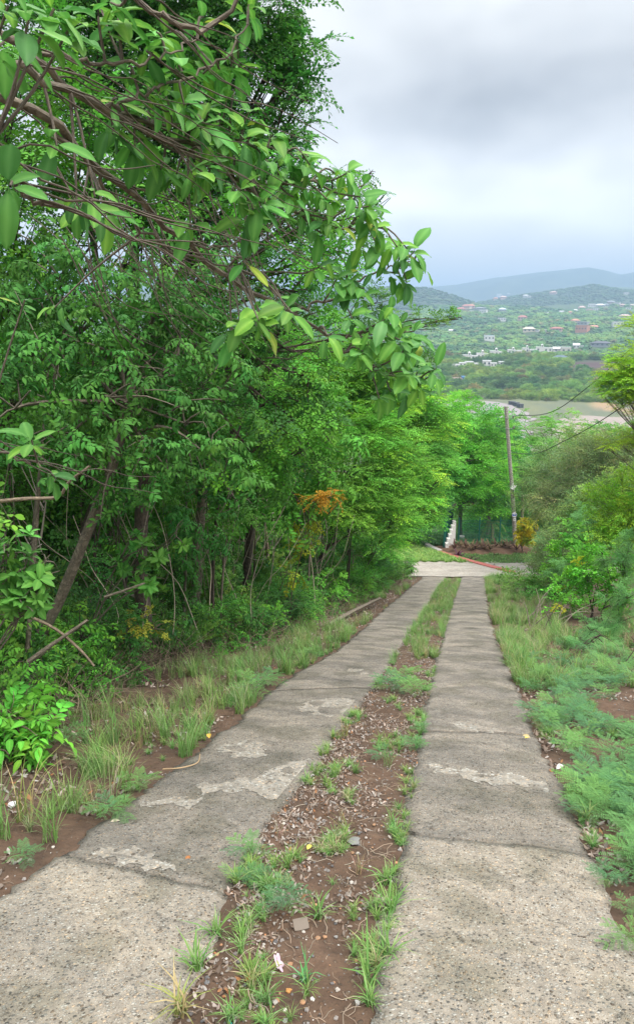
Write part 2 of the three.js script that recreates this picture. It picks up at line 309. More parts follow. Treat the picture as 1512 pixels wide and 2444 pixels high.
const SP = {
  oval: [1, 2, 3].map((s) => sprig(s, { L: 0.42, n: 16, leaf: oval, sub: 5, spread: 0.9, jitter: 0.8 })),
  pointed: [4, 5, 6].map((s) => sprig(s, { L: 0.4, n: 13, leaf: pointed, sub: 3, spread: 0.85, lift: -0.25, jitter: 0.5, bend: 0.25 })),
  round: [7, 8, 9].map((s) => sprig(s, { L: 0.35, n: 11, leaf: round, sub: 3, spread: 0.8, jitter: 0.9 })),
  spray: [10, 11, 12].map((s) => sprig(s, { L: 0.55, n: 24, leaf: fine, sub: 9, spread: 0.9, jitter: 0.35, lift: 0.05, bend: 0.08 })),
  coarse: [13, 14, 15].map((s) => sprig(s, { L: 0.95, n: 15, leaf: coarse, sub: 6, spread: 0.9, jitter: 0.9, thick: 0.008 })),
  sparse: [16, 17, 18].map((s) => sprig(s, { L: 0.6, n: 9, leaf: oval, sub: 6, spread: 0.9, jitter: 1, thick: 0.006, twigTone: [1.5, 1.1, 2.2], leafScale: 0.95 })),
};
// feathery twice-divided frond (leucaena) along +Y
function frond(seed, pairs = 5, n = 9) {
  const R = rng(seed), g = new GB(), leaflet = raw([0, 0, 0, -0.0034, 0.007, 0.0006, 0.0004, 0.0155, 0, 0.0034, 0.007, 0.0006], [0, 3, 1, 1, 3, 2], null, new Array(12).fill(1)), L = 0.2;
  const c = new THREE.CatmullRomCurve3([V(0, 0, 0), V(0, L * 0.5, 0.02), V(0, L, -0.015)]);
  g.add(tube(c.getPoints(4), 0.0016, 3), null, [1.1, 0.9, 1]);
  for (let k = 0; k < pairs * 2; k++) {
    const t = 0.2 + 0.8 * Math.floor(k / 2) / (pairs - 0.6), p = c.getPoint(Math.min(t, 1)), s = k % 2 ? 1 : -1, len = 0.105 * (1 - 0.25 * Math.abs(t - 0.5)) * (0.85 + R() * 0.3);
    const d = V(s * (1.05 - 0.35 * t), 0.42 + 0.6 * t, (R() - .5) * 0.4).normalize(), across = V(0, 0, 0).crossVectors(d, V(0, 0, 1)).normalize(), tn = 0.88 + R() * 0.24;
    const tip = p.clone().addScaledVector(d, len).add(V(0, 0, -0.018));
    g.add(tube([p, p.clone().addScaledVector(d, len * 0.5).add(V(0, 0, 0.004)), tip], 0.0009, 3), null, [1, 0.9, 0.9]);
    for (let i = 0; i < n * 2; i++) {
      const q = 0.06 + 0.94 * Math.floor(i / 2) / (n - 1), e = i % 2 ? 1 : -1, o = p.clone().lerp(tip, q).add(V(0, 0, 0.006 * Math.sin(q * 3.1)));
      g.add(leaflet, mat4(o, across.clone().multiplyScalar(e).addScaledVector(d, 0.42), V(0, 0, 1).addScaledVector(across, (R() - .5) * 0.3), 0.85 + R() * 0.4), [tn, tn, tn]);
    }
  }
  return g.build();
}
const FROND = [frond(31), frond(32, 6), frond(33, 4)];
function tuft(seed, { n = 18, h = 0.22, lean = 0.7, w = 0.004, dry = 0.2, seedhead = 0 }) {
  const R = rng(seed), pos = [], idx = [], col = [];
  for (let b = 0; b < n; b++) {
    const a = R() * 6.28, l = h * (0.45 + R() * 0.75), q = lean * (0.25 + R() * 0.9), ox = (R() - .5) * h * 0.28, oz = (R() - .5) * h * 0.28, cx = Math.cos(a), sz = Math.sin(a), ww = w * (0.7 + R() * 0.6), o = pos.length / 3;
    const dryB = R() < dry, k = 0.8 + R() * 0.45, c = dryB ? [1.7 * k, 1.15 * k, 1.7 * k] : [k * (0.9 + R() * 0.3), k, k * 0.9];
    for (let i = 0; i <= 3; i++) { const t = i / 3, out = q * l * t * t, y = l * t * (1 - 0.28 * q * t * t), s = i === 3 ? 0 : ww * (1 - t * 0.55); pos.push(ox + cx * out - sz * s, y, oz + sz * out + cx * s, ox + cx * out + sz * s, y, oz + sz * out - cx * s); col.push(...c, ...c); }
    for (let i = 0; i < 3; i++) idx.push(o + i * 2, o + i * 2 + 1, o + i * 2 + 2, o + i * 2 + 2, o + i * 2 + 1, o + i * 2 + 3);
  }
  return raw(pos, idx, null, col);
}
const TUFT = { tall: [41, 42, 43].map((s) => tuft(s, { n: 26, h: 0.34, lean: 0.75, w: 0.0032, dry: 0.28 })), low: [44, 45, 46].map((s) => tuft(s, { n: 30, h: 0.1, lean: 1.1, w: 0.0028, dry: 0.2 })), wide: [47, 48].map((s) => tuft(s, { n: 16, h: 0.2, lean: 0.95, w: 0.0065, dry: 0.05 })), lawn: [49, 50].map((s) => tuft(s, { n: 26, h: 0.16, lean: 0.9, w: 0.009, dry: 0.12 })) };

function instanced(name, geo, mat, list, parent, kind = 'stuff') {   // list: [Matrix4, [r, g, b]]
  if (!list.length) return null;
  const m = shade(new THREE.InstancedMesh(geo, mat, list.length)), c = new THREE.Color(); m.name = name; m.userData.kind = kind;
  list.forEach(([x, k], i) => { m.setMatrixAt(i, x); m.setColorAt(i, c.setRGB(k[0], k[1], k[2])); });
  parent.add(m); return m;
}
const tone = (c, R, v = 0.22, hue = 0.18) => { const k = 1 + (R() - .5) * 2 * v, h = (R() - .5) * 2 * hue; return [c[0] * k * (1 + h), c[1] * k, c[2] * k * (1 - h * 0.5)]; };

// green tones
const G = { mid: [0.075, 0.21, 0.04], deep: [0.045, 0.15, 0.045], bright: [0.12, 0.32, 0.045], lime: [0.2, 0.38, 0.045], yellow: [0.30, 0.44, 0.05], blueish: [0.06, 0.20, 0.085], grey: [0.17, 0.22, 0.10], olive: [0.15, 0.24, 0.07], gold: [0.55, 0.33, 0.02] };

// crown: clumps of sprigs hung on a skeleton that starts at the trunk
let treeSeed = 1000;
function tree({ name = 'tree', label, category = 'tree', group, foot, blobs, sprigs = SP.oval, color = G.mid, dens = 60, size = 1, trunk = 0.07, mat = M.barkGrey, leaf = M.leaf, fork = 0.45, flat = 0, droop = 0.15, gap = 0.0, path = null, limbs = 5, vary = 0.22, hue = 0.2, alt = null, altShare = 0 }) {
  const R = rng(treeSeed++), t = thing(name, label, category, group, foot), o = foot.clone();
  const B = blobs.map(([c, r, ry]) => ({ c: c.clone().sub(o), r, ry: ry ?? r }));
  const mean = B.reduce((a, b) => a.add(b.c), V(0, 0, 0)).multiplyScalar(1 / B.length);
  const forkP = path ? path[path.length - 1].clone().sub(o) : V(mean.x * 0.45 + (R() - .5) * 0.2, Math.max(0.3, mean.y * fork), mean.z * 0.45 + (R() - .5) * 0.2);
  const pts = path ? path.map((p) => p.clone().sub(o)) : [V(0, -0.15, 0), V(forkP.x * 0.25 + (R() - .5) * 0.1, forkP.y * 0.4, forkP.z * 0.25), forkP];
  part('trunk', limb(pts, trunk, trunk * 0.72, 10, 9, 0.12), mat, t);
  const bg = new GB(), lists = sprigs.map(() => []), sprigPts = [];
  B.forEach((b) => {
    const k = 0.25 + R() * 0.2, mid = forkP.clone().lerp(b.c, 0.5).add(V((R() - .5) * b.r, b.r * 0.25 * R(), (R() - .5) * b.r));
    const start = R() < 0.35 && pts.length > 2 ? new THREE.CatmullRomCurve3(pts).getPoint(0.7 + R() * 0.3) : forkP;
    const main = curve([start, mid, b.c], 7);
    bg.add(tube(main, main.map((_, i) => lerp(trunk * 0.42, Math.max(0.005, trunk * 0.13), i / 7)), 5, 0.1));
    const tones = tone([1, 1, 1], R, vary * 0.6, hue * 0.5);
    for (let q = 0; q < limbs; q++) {
      const d = V(R() * 2 - 1, (R() * 2 - 1) * (flat ? 0.35 : 1), R() * 2 - 1).normalize(), e = b.c.clone().add(V(d.x * b.r, d.y * b.ry, d.z * b.r).multiplyScalar(0.75 + R() * 0.3));
      const s = main[4 + Math.floor(R() * 4)], m = s.clone().lerp(e, 0.5).add(V((R() - .5) * b.r * 0.3, b.r * 0.12, (R() - .5) * b.r * 0.3));
      const cv = curve([s, m, e], 4); bg.add(tube(cv, cv.map((_, i) => lerp(Math.max(0.006, trunk * 0.17), 0.003, i / 4)), 4));
    }
    const n = Math.round(dens * 4.19 * b.r * b.r * b.ry);
    for (let q = 0; q < n; q++) {
      const d = V(R() * 2 - 1, R() * 2 - 1, R() * 2 - 1).normalize(), rad = Math.pow(0.1 + 0.9 * R(), 0.45);
      const p = b.c.clone().add(V(d.x * b.r * rad, d.y * b.ry * rad, d.z * b.r * rad));
      const w = p.clone().add(o); if (N3(w.x * 1.3 / Math.max(0.5, b.r), w.y * 2 / Math.max(0.5, b.r), w.z * 1.3 / Math.max(0.5, b.r)) < gap - 0.45 || fbm3(w.x * 2.4, w.y * 3.2, w.z * 2.4, 2) < gap - 0.3) continue;
      const out = d.clone().multiplyScalar(0.8).add(V((R() - .5) * 1.2, (R() - .5) * (flat ? 0.25 : 0.9) - droop, (R() - .5) * 1.2)); if (flat) out.y *= 0.3;
      const face = V((R() - .5) * (flat ? 0.3 : 0.9), 1, (R() - .5) * (flat ? 0.3 : 0.9)), sc = size * (0.7 + R() * 0.6), j = Math.floor(R() * sprigs.length);
      const cc = alt && R() < altShare ? alt : color, c = tone(cc, R, vary, hue); c[0] *= 1.32; c[1] *= 1.4; c[2] *= 0.78;
      lists[j].push([mat4(p.addScaledVector(out.clone().normalize(), -0.15 * sc), out, face, sc), [c[0] * tones[0], c[1] * tones[1], c[2] * tones[2]]]);
    }
  });
  part('branches', bg.build(), mat, t, 'stuff');
  lists.forEach((l, j) => instanced('crown', sprigs[j], leaf, l, t));
  return t;
}
const bl = (u, v, d, r, ry) => [at(u, v, d), r, ry];

// ───────────────────────── ground ─────────────────────────
{ // near hillside: soil, litter and turf
  const xs = [], ds = []; for (let x = -46; x < -3.2; x += lerp(0.25, 3, smooth(-x, 3, 40))) xs.push(x); for (let x = -3.2; x < 8.2; x += 0.055) xs.push(x); for (let x = 8.2; x < 56; x += lerp(0.25, 3, smooth(x, 8, 50))) xs.push(x);
  for (let d = -7; d < 57; d += d < 1 ? 0.3 : lerp(0.05, 0.6, smooth(d, 2, 34))) ds.push(d);
  const pos = [], uv = [], col = [], idx = [];
  ds.forEach((d) => xs.forEach((x) => {
    pos.push(x, nearH(x, d), -d); uv.push(x / 1.7 + 0.12 * N2(x * 0.4, d * 0.4), d / 1.7);
    const n = fbm2(x * 0.9, d * 0.9, 4), m = fbm2(x * 3.3 + 5, d * 3.3, 3), lawn = clamp(smooth(d, 32.5, 33.4) * smooth(6.6, 5.6, x) + smooth(d, 37, 40), 0, 1);
    const litter = clamp(0.5 + n * 1.2, 0, 1);
    let c = [0.62 + m * 0.25, 0.56 + m * 0.22, 0.5 + m * 0.2]; const p = [0.95 + m * 0.2, 0.85 + m * 0.2, 0.78 + m * 0.2];
    c = c.map((a, k) => lerp(a, p[k], litter * 0.5)); const g = [0.42 + m * .1, 0.62 + m * .15, 0.22]; col.push(...c.map((a, k) => lerp(a, g[k], lawn)));
  }));
  const w = xs.length; for (let j = 0; j < ds.length - 1; j++) for (let i = 0; i < w - 1; i++) { const a = j * w + i; idx.push(a, a + 1, a + w, a + 1, a + w + 1, a + w); }
  structure('ground', raw(pos, idx, uv, col), M.soil);
}
const hillMat = plain(1, 1, 1, 1, { vertexColors: true });
const redSoil = (x, d) => { const u = uOf(x, d), r = Math.hypot(x, d), w = fbm2(x * 0.03, d * 0.03, 3); return smooth(u, 1335, 1352 + 12 * w) * smooth(1452, 1430, u + 10 * w) * smooth(r, 512 + 30 * w, 525 + 30 * w) * smooth(592, 575, r + 20 * w); };
{ // valley floor and the slopes beyond
  const rs = []; for (let r = 50; r < 7000; r *= r < 380 ? 1.035 : r < 1700 ? 1.012 : 1.05) rs.push(r);
  const as = []; for (let a = -60; a <= 62; a += a > -2 && a < 26 ? 0.16 : 1) as.push(a * Math.PI / 180);
  const pos = [], col = [], idx = [], uv = [];
  rs.forEach((r) => as.forEach((a) => {
    const x = Math.sin(a) * r, d = Math.cos(a) * r, y = farH(x, d) - 0.8 * (1 - smooth(r, 54, 66));
    pos.push(x, y, -d); uv.push(x / 9, d / 9);
    const n = fbm2(x * 0.008, d * 0.008, 4), m = fbm2(x * 0.05, d * 0.05, 3), u = uOf(x, d);
    let c = [0.055 + 0.03 * n + 0.02 * m, 0.095 + 0.035 * n + 0.025 * m, 0.035 + 0.01 * n];
    const flat = smooth(r, 160, 200) * smooth(404, 386, r + 10 * m), tan = smooth(r, 345, 352) * smooth(420, 396, r + 18 * n) * smooth(u, 1380, 1420);
    c = c.map((q, k) => lerp(q, [0.13 + m * .04, 0.145 + m * .03, 0.08][k], flat)); c = c.map((q, k) => lerp(q, [0.28 + m * .1, 0.19 + m * .08, 0.12][k], tan * clamp(0.6 + m * 2, 0, 1)));
    c = c.map((q, k) => lerp(q, [0.07, 0.038, 0.036][k], redSoil(x, d))); col.push(...c);
  }));
  const w = as.length; for (let j = 0; j < rs.length - 1; j++) for (let i = 0; i < w - 1; i++) { const a = j * w + i; idx.push(a, a + 1, a + w, a + 1, a + w + 1, a + w); }
  structure('valley_terrain', raw(pos, idx, uv, col), hillMat);
}
hills.forEach((h, k) => {
  const [, r0, sr] = h, pos = [], col = [], idx = []; let w = 0, rows = 0;
  for (let q = -2.2; q <= 2.2; q += 0.05) {
    rows++; w = 0;
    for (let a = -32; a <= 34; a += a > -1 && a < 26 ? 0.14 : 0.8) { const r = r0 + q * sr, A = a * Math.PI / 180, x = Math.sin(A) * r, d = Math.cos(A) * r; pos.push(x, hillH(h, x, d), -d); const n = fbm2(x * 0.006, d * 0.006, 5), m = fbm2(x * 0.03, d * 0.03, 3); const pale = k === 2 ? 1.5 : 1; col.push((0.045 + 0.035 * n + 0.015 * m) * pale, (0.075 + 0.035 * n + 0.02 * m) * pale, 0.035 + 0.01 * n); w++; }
  }
  for (let j = 0; j < rows - 1; j++) for (let i = 0; i < w - 1; i++) { const a = j * w + i; idx.push(a, a + 1, a + w, a + 1, a + w + 1, a + w); }
  structure(h[4], raw(pos, idx, null, col), hillMat);
});
function flatSheet(name, pts, y, mat, n = 60, wob = 4) {   // closed outline in world x, d
  const c = new THREE.CatmullRomCurve3(pts.map(([x, d]) => V(x, 0, -d)), true, 'centripetal').getPoints(n), s = new THREE.Shape(c.map((p) => new THREE.Vector2(p.x + wob * N2(p.x * 0.06, p.z * 0.06), p.z + wob * N2(p.x * 0.06 + 9, p.z * 0.06)))), g = new THREE.ShapeGeometry(s);
  const P = g.attributes.position; for (let i = 0; i < P.count; i++) { const x = P.getX(i), z = P.getY(i); P.setXYZ(i, x, y, z); }
  const I = g.index; for (let i = 0; i < I.count; i += 3) { const a = I.getX(i); I.setX(i, I.getX(i + 1)); I.setX(i + 1, a); }
  g.computeVertexNormals(); return structure(name, g, mat);
}
const uvAt = (u, r) => { const a = Math.atan((u - CX) / FOC / 0.985); return [Math.sin(a) * r, Math.cos(a) * r]; };
flatSheet('pond', [uvAt(1325, 318), uvAt(1355, 334), uvAt(1400, 341), uvAt(1500, 338), uvAt(1640, 342), uvAt(1800, 330), uvAt(1760, 230), uvAt(1500, 215), uvAt(1340, 250), uvAt(1315, 290)], -38.25, plain(0.33, 0.24, 0.175, 0.25), 90, 3);
flatSheet('mud_flat', [uvAt(1020, 385), uvAt(1120, 384), uvAt(1165, 383), uvAt(1215, 366), uvAt(1255, 335), uvAt(1262, 300), uvAt(1240, 250), uvAt(1160, 210), uvAt(1000, 220), uvAt(960, 320)], -38.22, plain(0.26, 0.23, 0.232, 0.8), 90, 3);

// concrete wheel tracks: slabs poured one after another, each with its own tone
function slabs(root, L, R_, list, seed) {
  const R = rng(seed);
  list.forEach(([d0, d1, sl0, sl1, lift, m], k) => {
    const NX = 14, NY = Math.max(8, Math.round((d1 - d0) / 0.06)), pos = [], uv = [], col = [], idx = [], off = R() * 5, rot = R() < 0.5 ? 1 : -1;
    for (let j = -1; j <= NY + 1; j++) for (let i = -1; i <= NX + 1; i++) {
      const s = clamp(i / NX, 0, 1), q = clamp(j / NY, 0, 1), down = i < 0 || i > NX || j < 0 || j > NY;
      const a = d0 + sl0 * (s - 0.5) + 0.02 * N2(s * 4 + seed, d0 * 3), b = d1 + sl1 * (s - 0.5) + 0.02 * N2(s * 4 + seed, d1 * 3) - 0.006, d = lerp(a, b, q);
      let l = L(d) + 0.06 * fbm2(d * 1.4, seed, 3) + 0.022 * N2(d * 9, seed + 3) - 0.03, r = R_(d) + 0.06 * fbm2(d * 1.4, seed + 7, 3) + 0.022 * N2(d * 9, seed + 8) + 0.03;
      const x = lerp(l, r, s), crown = 0.012 * (1 - (2 * s - 1) ** 2), e = Math.min(s, 1 - s) < 0.02 ? -0.012 : 0, y = baseAt(d) + 0.016 + lift + crown + e + 0.006 * N2(x * 2.2, d * 2.2) - (down ? 0.14 : 0);
      pos.push(x, y, -d); uv.push((x * rot + off) / 1.05 + 0.03 * N2(x * 1.3, d * 1.3), (d + off * 2) / 1.05);
      const wv = d + 0.22 * N2(x * 0.9, d * 0.5) + 0.25 * (s - 0.5), n = fbm2(x * 0.7 + 20, wv * 1.7, 4), rake = fbm2(x * 1.6 + 3, wv * 6.5, 3), st = fbm2(x * 5, d * 4, 3), far = smooth(d, 3.6, 6), stain = smooth(fbm2(x * 1.5 + 9, d * 1.2 + seed, 4) + 0.25 * st, 0.08, 0.3), v = (1 + lerp(0.22, 0.5, far) * n + 0.3 * rake * far + 0.16 * st) * (1 - 0.26 * stain);
      col.push(v * (1 + 0.03 * n - 0.015 * stain), v, v * (1 - 0.04 * n - 0.05 * stain));
    }
    const w = NX + 3; for (let j = 0; j < NY + 2; j++) for (let i = 0; i < NX + 2; i++) { const a = j * w + i; idx.push(a, a + 1, a + w, a + 1, a + w + 1, a + w); }
    part('concrete_slab', raw(pos, idx, uv, col), m, root);
  });
}
const cA = concrete(0.54, 0.50, 0.45), cB = concrete(0.395, 0.368, 0.337), cC = concrete(0.415, 0.386, 0.357), cD = concrete(0.40, 0.373, 0.35), cE = concrete(0.43, 0.40, 0.37);
const trackL = new THREE.Group(); trackL.name = numbered('concrete_track'); trackL.userData.kind = 'structure'; scene.add(trackL);
slabs(trackL, LL, LR, [[-4, 3.1, 0, -0.38, 0.008, cA], [3.1, 7.35, -0.38, 0.16, 0, cB], [7.35, 13.2, 0.16, -0.1, 0.003, cC], [13.2, 20.5, -0.1, 0.15, 0, cD], [20.5, 28.9, 0.15, 0, 0.003, cC]], 3);
const trackR = new THREE.Group(); trackR.name = numbered('concrete_track'); trackR.userData.kind = 'structure'; scene.add(trackR);
slabs(trackR, RL, RR, [[-4, 3.42, 0, -0.25, 0.01, cA], [3.42, 5.6, -0.25, -0.12, 0, cB], [5.6, 10.4, -0.12, 0.15, 0.003, cC], [10.4, 17.5, 0.15, -0.1, 0, cE], [17.5, 28.9, -0.1, 0, 0.003, cD]], 8);
// smooth mortar smears on the slabs
function smear(root, pts, m, seed) {
  const P = pts.map(([u, v]) => { const h = hit(u, v); return V(h.x, 0, h.z); }), c = new THREE.CatmullRomCurve3(P, true).getPoints(340).map((p) => V(p.x + 0.05 * fbm2(p.x * 7 + seed, p.z * 7, 5) * 2, 0, p.z + 0.07 * fbm2(p.x * 7, p.z * 7 + seed, 5) * 2));
  const g = new THREE.ShapeGeometry(new THREE.Shape(c.map((p) => new THREE.Vector2(p.x, -p.z)))), A = g.attributes.position, U = g.attributes.uv, col = [];
  for (let i = 0; i < A.count; i++) { const x = clamp(A.getX(i), (root === trackL ? LL : RL)(A.getY(i)) + 0.05, (root === trackL ? LR : RR)(A.getY(i)) - 0.05), d = A.getY(i), on = root === trackL ? [LL, LR] : [RL, RR], s = clamp((x - on[0](d)) / (on[1](d) - on[0](d)), 0, 1); A.setXYZ(i, x, baseAt(d) + 0.016 + 0.012 * (1 - (2 * s - 1) ** 2) + 0.006 * N2(x * 2.2, d * 2.2) + 0.003, -d); U.setXY(i, x / 1.9 + seed, d / 1.9); col.push(1, 1, 1); }
  g.setAttribute('color', new THREE.Float32BufferAttribute(col, 3)); g.computeVertexNormals(); part('mortar_patch', g, m, root);
}
const mortar = new THREE.MeshStandardMaterial({ color: lin(0.53, 0.505, 0.47), roughness: 0.95, map: concMap, bumpMap: concBump, bumpScale: 0.002, vertexColors: true });
smear(trackL, [[640, 1862], [700, 1838], [752, 1818], [748, 1850], [728, 1890], [700, 1928], [648, 1925], [600, 1905], [540, 1908], [482, 1918], [470, 1900], [560, 1880], [610, 1880]], mortar, 1);
smear(trackL, [[512, 1800], [545, 1788], [600, 1790], [638, 1800], [622, 1826], [580, 1830], [540, 1812]], mortar, 2);
smear(trackL, [[718, 1700], [760, 1683], [820, 1680], [848, 1684], [830, 1706], [780, 1722], [735, 1716]], mortar, 3);
smear(trackL, [[330, 1935], [390, 1925], [450, 1926], [470, 1938], [410, 1946], [350, 1948]], mortar, 4);
smear(trackL, [[790, 1622], [840, 1608], [890, 1600], [900, 1612], [860, 1628], [810, 1636]], mortar, 5);
smear(trackR, [[1005, 1838], [1060, 1846], [1130, 1858], [1220, 1868], [1318, 1880], [1322, 1894], [1240, 1893], [1150, 1888], [1080, 1868], [1015, 1850]], mortar, 6);
smear(trackR, [[1040, 1742], [1100, 1736], [1150, 1744], [1190, 1752], [1140, 1764], [1080, 1758]], mortar, 7);
smear(trackL, [[205, 2064], [260, 2052], [330, 2058], [400, 2080], [435, 2095], [380, 2106], [300, 2092], [240, 2082]], mortar, 8);

// landing: pale worn concrete across the foot of the ramp
{
  // strips of slab so that the sheet follows the bend of the slope
  const rows = [], pos = [], uv = [], col = [], idx = [], nx = 60, ny = 40;
  for (let j = 0; j <= ny; j++) for (let i = 0; i <= nx; i++) {
    const q = j / ny, s = i / nx, d0 = 28.75, x = lerp(2.6, 13.5, s), d1 = 33.0 - 0.25 * N2(x, 3) - smooth(x, 5, 9) * 0.6, d = lerp(d0 + 0.12 * N2(x * 1.5, 1), d1, q), xx = x + (s === 0 ? 0.25 * N2(d, 2) : 0);
    pos.push(xx, baseAt(d) + 0.05, -d); uv.push(xx / 2.1, d / 2.1); const n = fbm2(xx * 0.7, d * 1.5, 4), v = 1 + 0.34 * n; col.push(v, v * 0.985, v * 0.97);
  }
  for (let j = 0; j < ny; j++) for (let i = 0; i < nx; i++) { const a = j * (nx + 1) + i; idx.push(a, a + 1, a + nx + 1, a + 1, a + nx + 2, a + nx + 1); }
  structure('concrete_landing', raw(pos, idx, uv, col), new THREE.MeshStandardMaterial({ color: lin(0.62, 0.6, 0.58), roughness: 0.9, map: concMap, bumpMap: concBump, bumpScale: 0.004, vertexColors: true }));
}
{ // kerb round the planted bed: bare concrete at the far end, then painted red
  const line = [[1008, 1297], [1018, 1305], [1035, 1314], [1060, 1324], [1100, 1336], [1150, 1350], [1222, 1369]].map(([u, v]) => { const h = hit(u, v); return [h.x, -h.z]; });
  const P = line.map(([x, d]) => V(x, baseAt(d) + 0.03, -d)), c = curve(P, 40);
  const bar = (a, b, w, h) => { const pos = [], idx = [], uv = []; for (let i = a; i <= b; i++) { const p = c[i], t = c[Math.min(i + 1, 40)].clone().sub(c[Math.max(i - 1, 0)]).setY(0).normalize(), n = V(-t.z, 0, t.x); [[-w, -0.25], [-w, h - 0.01], [-w * .85, h], [w * .85, h], [w, h - 0.01], [w, -0.25]].forEach(([o, y]) => { pos.push(p.x + n.x * o, p.y + y, p.z + n.z * o); uv.push(o * 2, i * 0.1); }); } for (let i = 0; i < b - a; i++) for (let k = 0; k < 5; k++) { const q = i * 6 + k; idx.push(q, q + 6, q + 1, q + 1, q + 6, q + 7); } const e = (b - a) * 6; idx.push(0, 1, 2, 0, 2, 3, 0, 3, 5, 3, 4, 5, e, e + 2, e + 1, e, e + 3, e + 2, e, e + 5, e + 3, e + 3, e + 5, e + 4); return raw(pos, idx, uv); };
  const t = thing('kerb', 'kerb around the planted bed, painted red along the concrete landing', 'kerb');
  part('bare_kerb', bar(0, 17, 0.13, 0.13), plain(0.42, 0.39, 0.37, 0.9), t).userData.label = 'unpainted grey concrete end of the kerb';
  part('painted_kerb', bar(17, 40, 0.14, 0.07), plain(0.42, 0.12, 0.10, 0.8), t).userData.label = 'faded red painted stretch of kerb';
}

// ───────────────────────── overhanging broad-leaved tree ─────────────────────────
{
  const R = rng(501), foot = ground(-2.9, 2.3), t = thing('broadleaf_tree', 'large-leaved tree reaching over the track from the left, its branches nearest the camera', 'tree', null, foot), o = foot;
  const B = (l) => curve(l.map(([u, v, d]) => at(u, v, d).sub(o)), 26);
  const crotch = V(-2.55, 2.35, -2.35).sub(o);
  part('trunk', limb([V(0, -0.2, 0), V(0.05, 0.9, 0.05), V(0.2, 1.9, -0.02), crotch], 0.13, 0.085, 14, 12, 0.12), M.barkGrey, t);
  const defs = [
    [[[-330, -40, 2.4], [-120, 20, 2.4], [60, 120, 2.5], [170, 225, 2.65], [350, 300, 2.95], [520, 380, 3.2], [640, 440, 3.4], [745, 430, 3.6]], 0.0161, 0.0045],
    [[[-330, 0, 2.4], [-100, 120, 2.35], [80, 175, 2.45], [250, 255, 2.7], [400, 335, 3.0], [560, 430, 3.3], [700, 500, 3.55], [800, 540, 3.75], [880, 545, 3.85]], 0.0149, 0.0037],
    [[[-330, 60, 2.45], [-60, 190, 2.6], [120, 300, 2.8], [270, 430, 3.1], [420, 560, 3.4], [560, 680, 3.65], [700, 745, 3.8], [800, 815, 3.85], [880, 880, 3.9], [990, 915, 4.0]], 0.0186, 0.0053],
    [[[705, 745, 3.8], [790, 712, 3.85], [870, 660, 3.9], [940, 640, 3.95], [985, 625, 4.0]], 0.0068, 0.0030],
    [[[-200, -160, 2.3], [120, -120, 2.4], [300, -30, 2.5], [370, 40, 2.6], [450, 64, 2.65], [530, 40, 2.7], [600, -20, 2.7], [660, -90, 2.75]], 0.0105, 0.0060],
    [[[-260, 260, 1.95], [-60, 310, 1.95], [0, 355, 1.95], [35, 425, 2.0], [75, 470, 2.05], [130, 489, 2.1]], 0.0087, 0.0053],
    [[[60, 120, 2.5], [190, 140, 2.6], [300, 150, 2.7], [400, 130, 2.8], [470, 95, 2.9]], 0.0074, 0.0030],
    [[[250, 255, 2.7], [330, 230, 2.8], [420, 200, 2.9], [520, 150, 3.0], [590, 60, 3.1]], 0.0068, 0.0030],
    [[[120, 300, 2.8], [230, 420, 3.0], [300, 520, 3.15], [420, 600, 3.35], [560, 640, 3.5], [690, 650, 3.7]], 0.0081, 0.0030],
    [[[800, 815, 3.85], [850, 800, 3.9], [910, 790, 3.95], [980, 785, 4.0]], 0.0050, 0.0023],
    [[[-300, 950, 3.3], [-80, 1040, 3.3], [20, 1080, 3.3], [110, 1120, 3.3]], 0.0087, 0.0037],
    [[[350, 300, 2.95], [430, 300, 3.05], [540, 330, 3.2], [640, 350, 3.35], [720, 380, 3.5]], 0.0062, 0.0023],
    [[[420, 560, 3.4], [520, 590, 3.5], [600, 560, 3.6], [690, 510, 3.7], [790, 500, 3.8]], 0.0056, 0.0023],
  ];
  const samples = [];
  defs.forEach(([l, r0, r1], k) => {
    const c = B(l); if (k < 3 || k === 4) c.unshift(crotch.clone());
    for (let i = 1; i < c.length - 1; i++) c[i].add(V(N3(i * 0.4, k, 1) * 0.018, N3(i * 0.4, k, 5) * 0.018, N3(i * 0.4, k, 9) * 0.018));
    part('branch', tube(c, c.map((_, i) => lerp(r0, r1, i / (c.length - 1)) * (1 + 0.1 * N2(i * 0.7, k))), 8, 0.08), M.barkGrey, t);
    c.forEach((p, i) => i > 3 && samples.push(p));
  });
  // bare twigs fanning along the branches
  const tw = new GB();
  const inner = samples.filter((q) => { const w = q.clone().add(o), u = CX + FOC * w.x / (-w.z * 0.97); return u < 430 && w.y < 2.6 || u < 250; });
  for (let i = 0; i < 46; i++) {
    const s = inner[Math.floor(R() * inner.length)], d = V(0.75 + R() * 0.5, -0.75 + R() * 0.6, -0.35 - R() * 0.4).normalize(), L = 0.25 + R() * 0.5, q = [s.clone()];
    for (let k = 1; k <= 5; k++) q.push(s.clone().addScaledVector(d, L * k / 5).add(V((R() - .5) * 0.035, (R() - .5) * 0.045 - 0.008 * k * (R() - 0.3), (R() - .5) * 0.035)));
    const c = curve(q, 9); tw.add(tube(c, c.map((_, n) => lerp(0.0036, 0.0012, n / 9)), 4));
  }
  for (let i = 0; i < 60; i++) {   // thin twigs that hang in arcs below the branches
    const u = 120 + R() * 520, v = 380 + R() * 260, s = at(u, v, 2.9 + u * 0.0014 + R() * 0.4).sub(o), e = s.clone().add(V(0.15 + R() * 0.4, -0.25 - R() * 0.4, -0.1 - R() * 0.2)), c = curve([s, s.clone().lerp(e, 0.45).add(V(-0.05, -0.1 * R() - 0.04, 0)), e], 8);
    tw.add(tube(c, c.map((_, n) => lerp(0.003, 0.001, n / 8)), 4));
  }
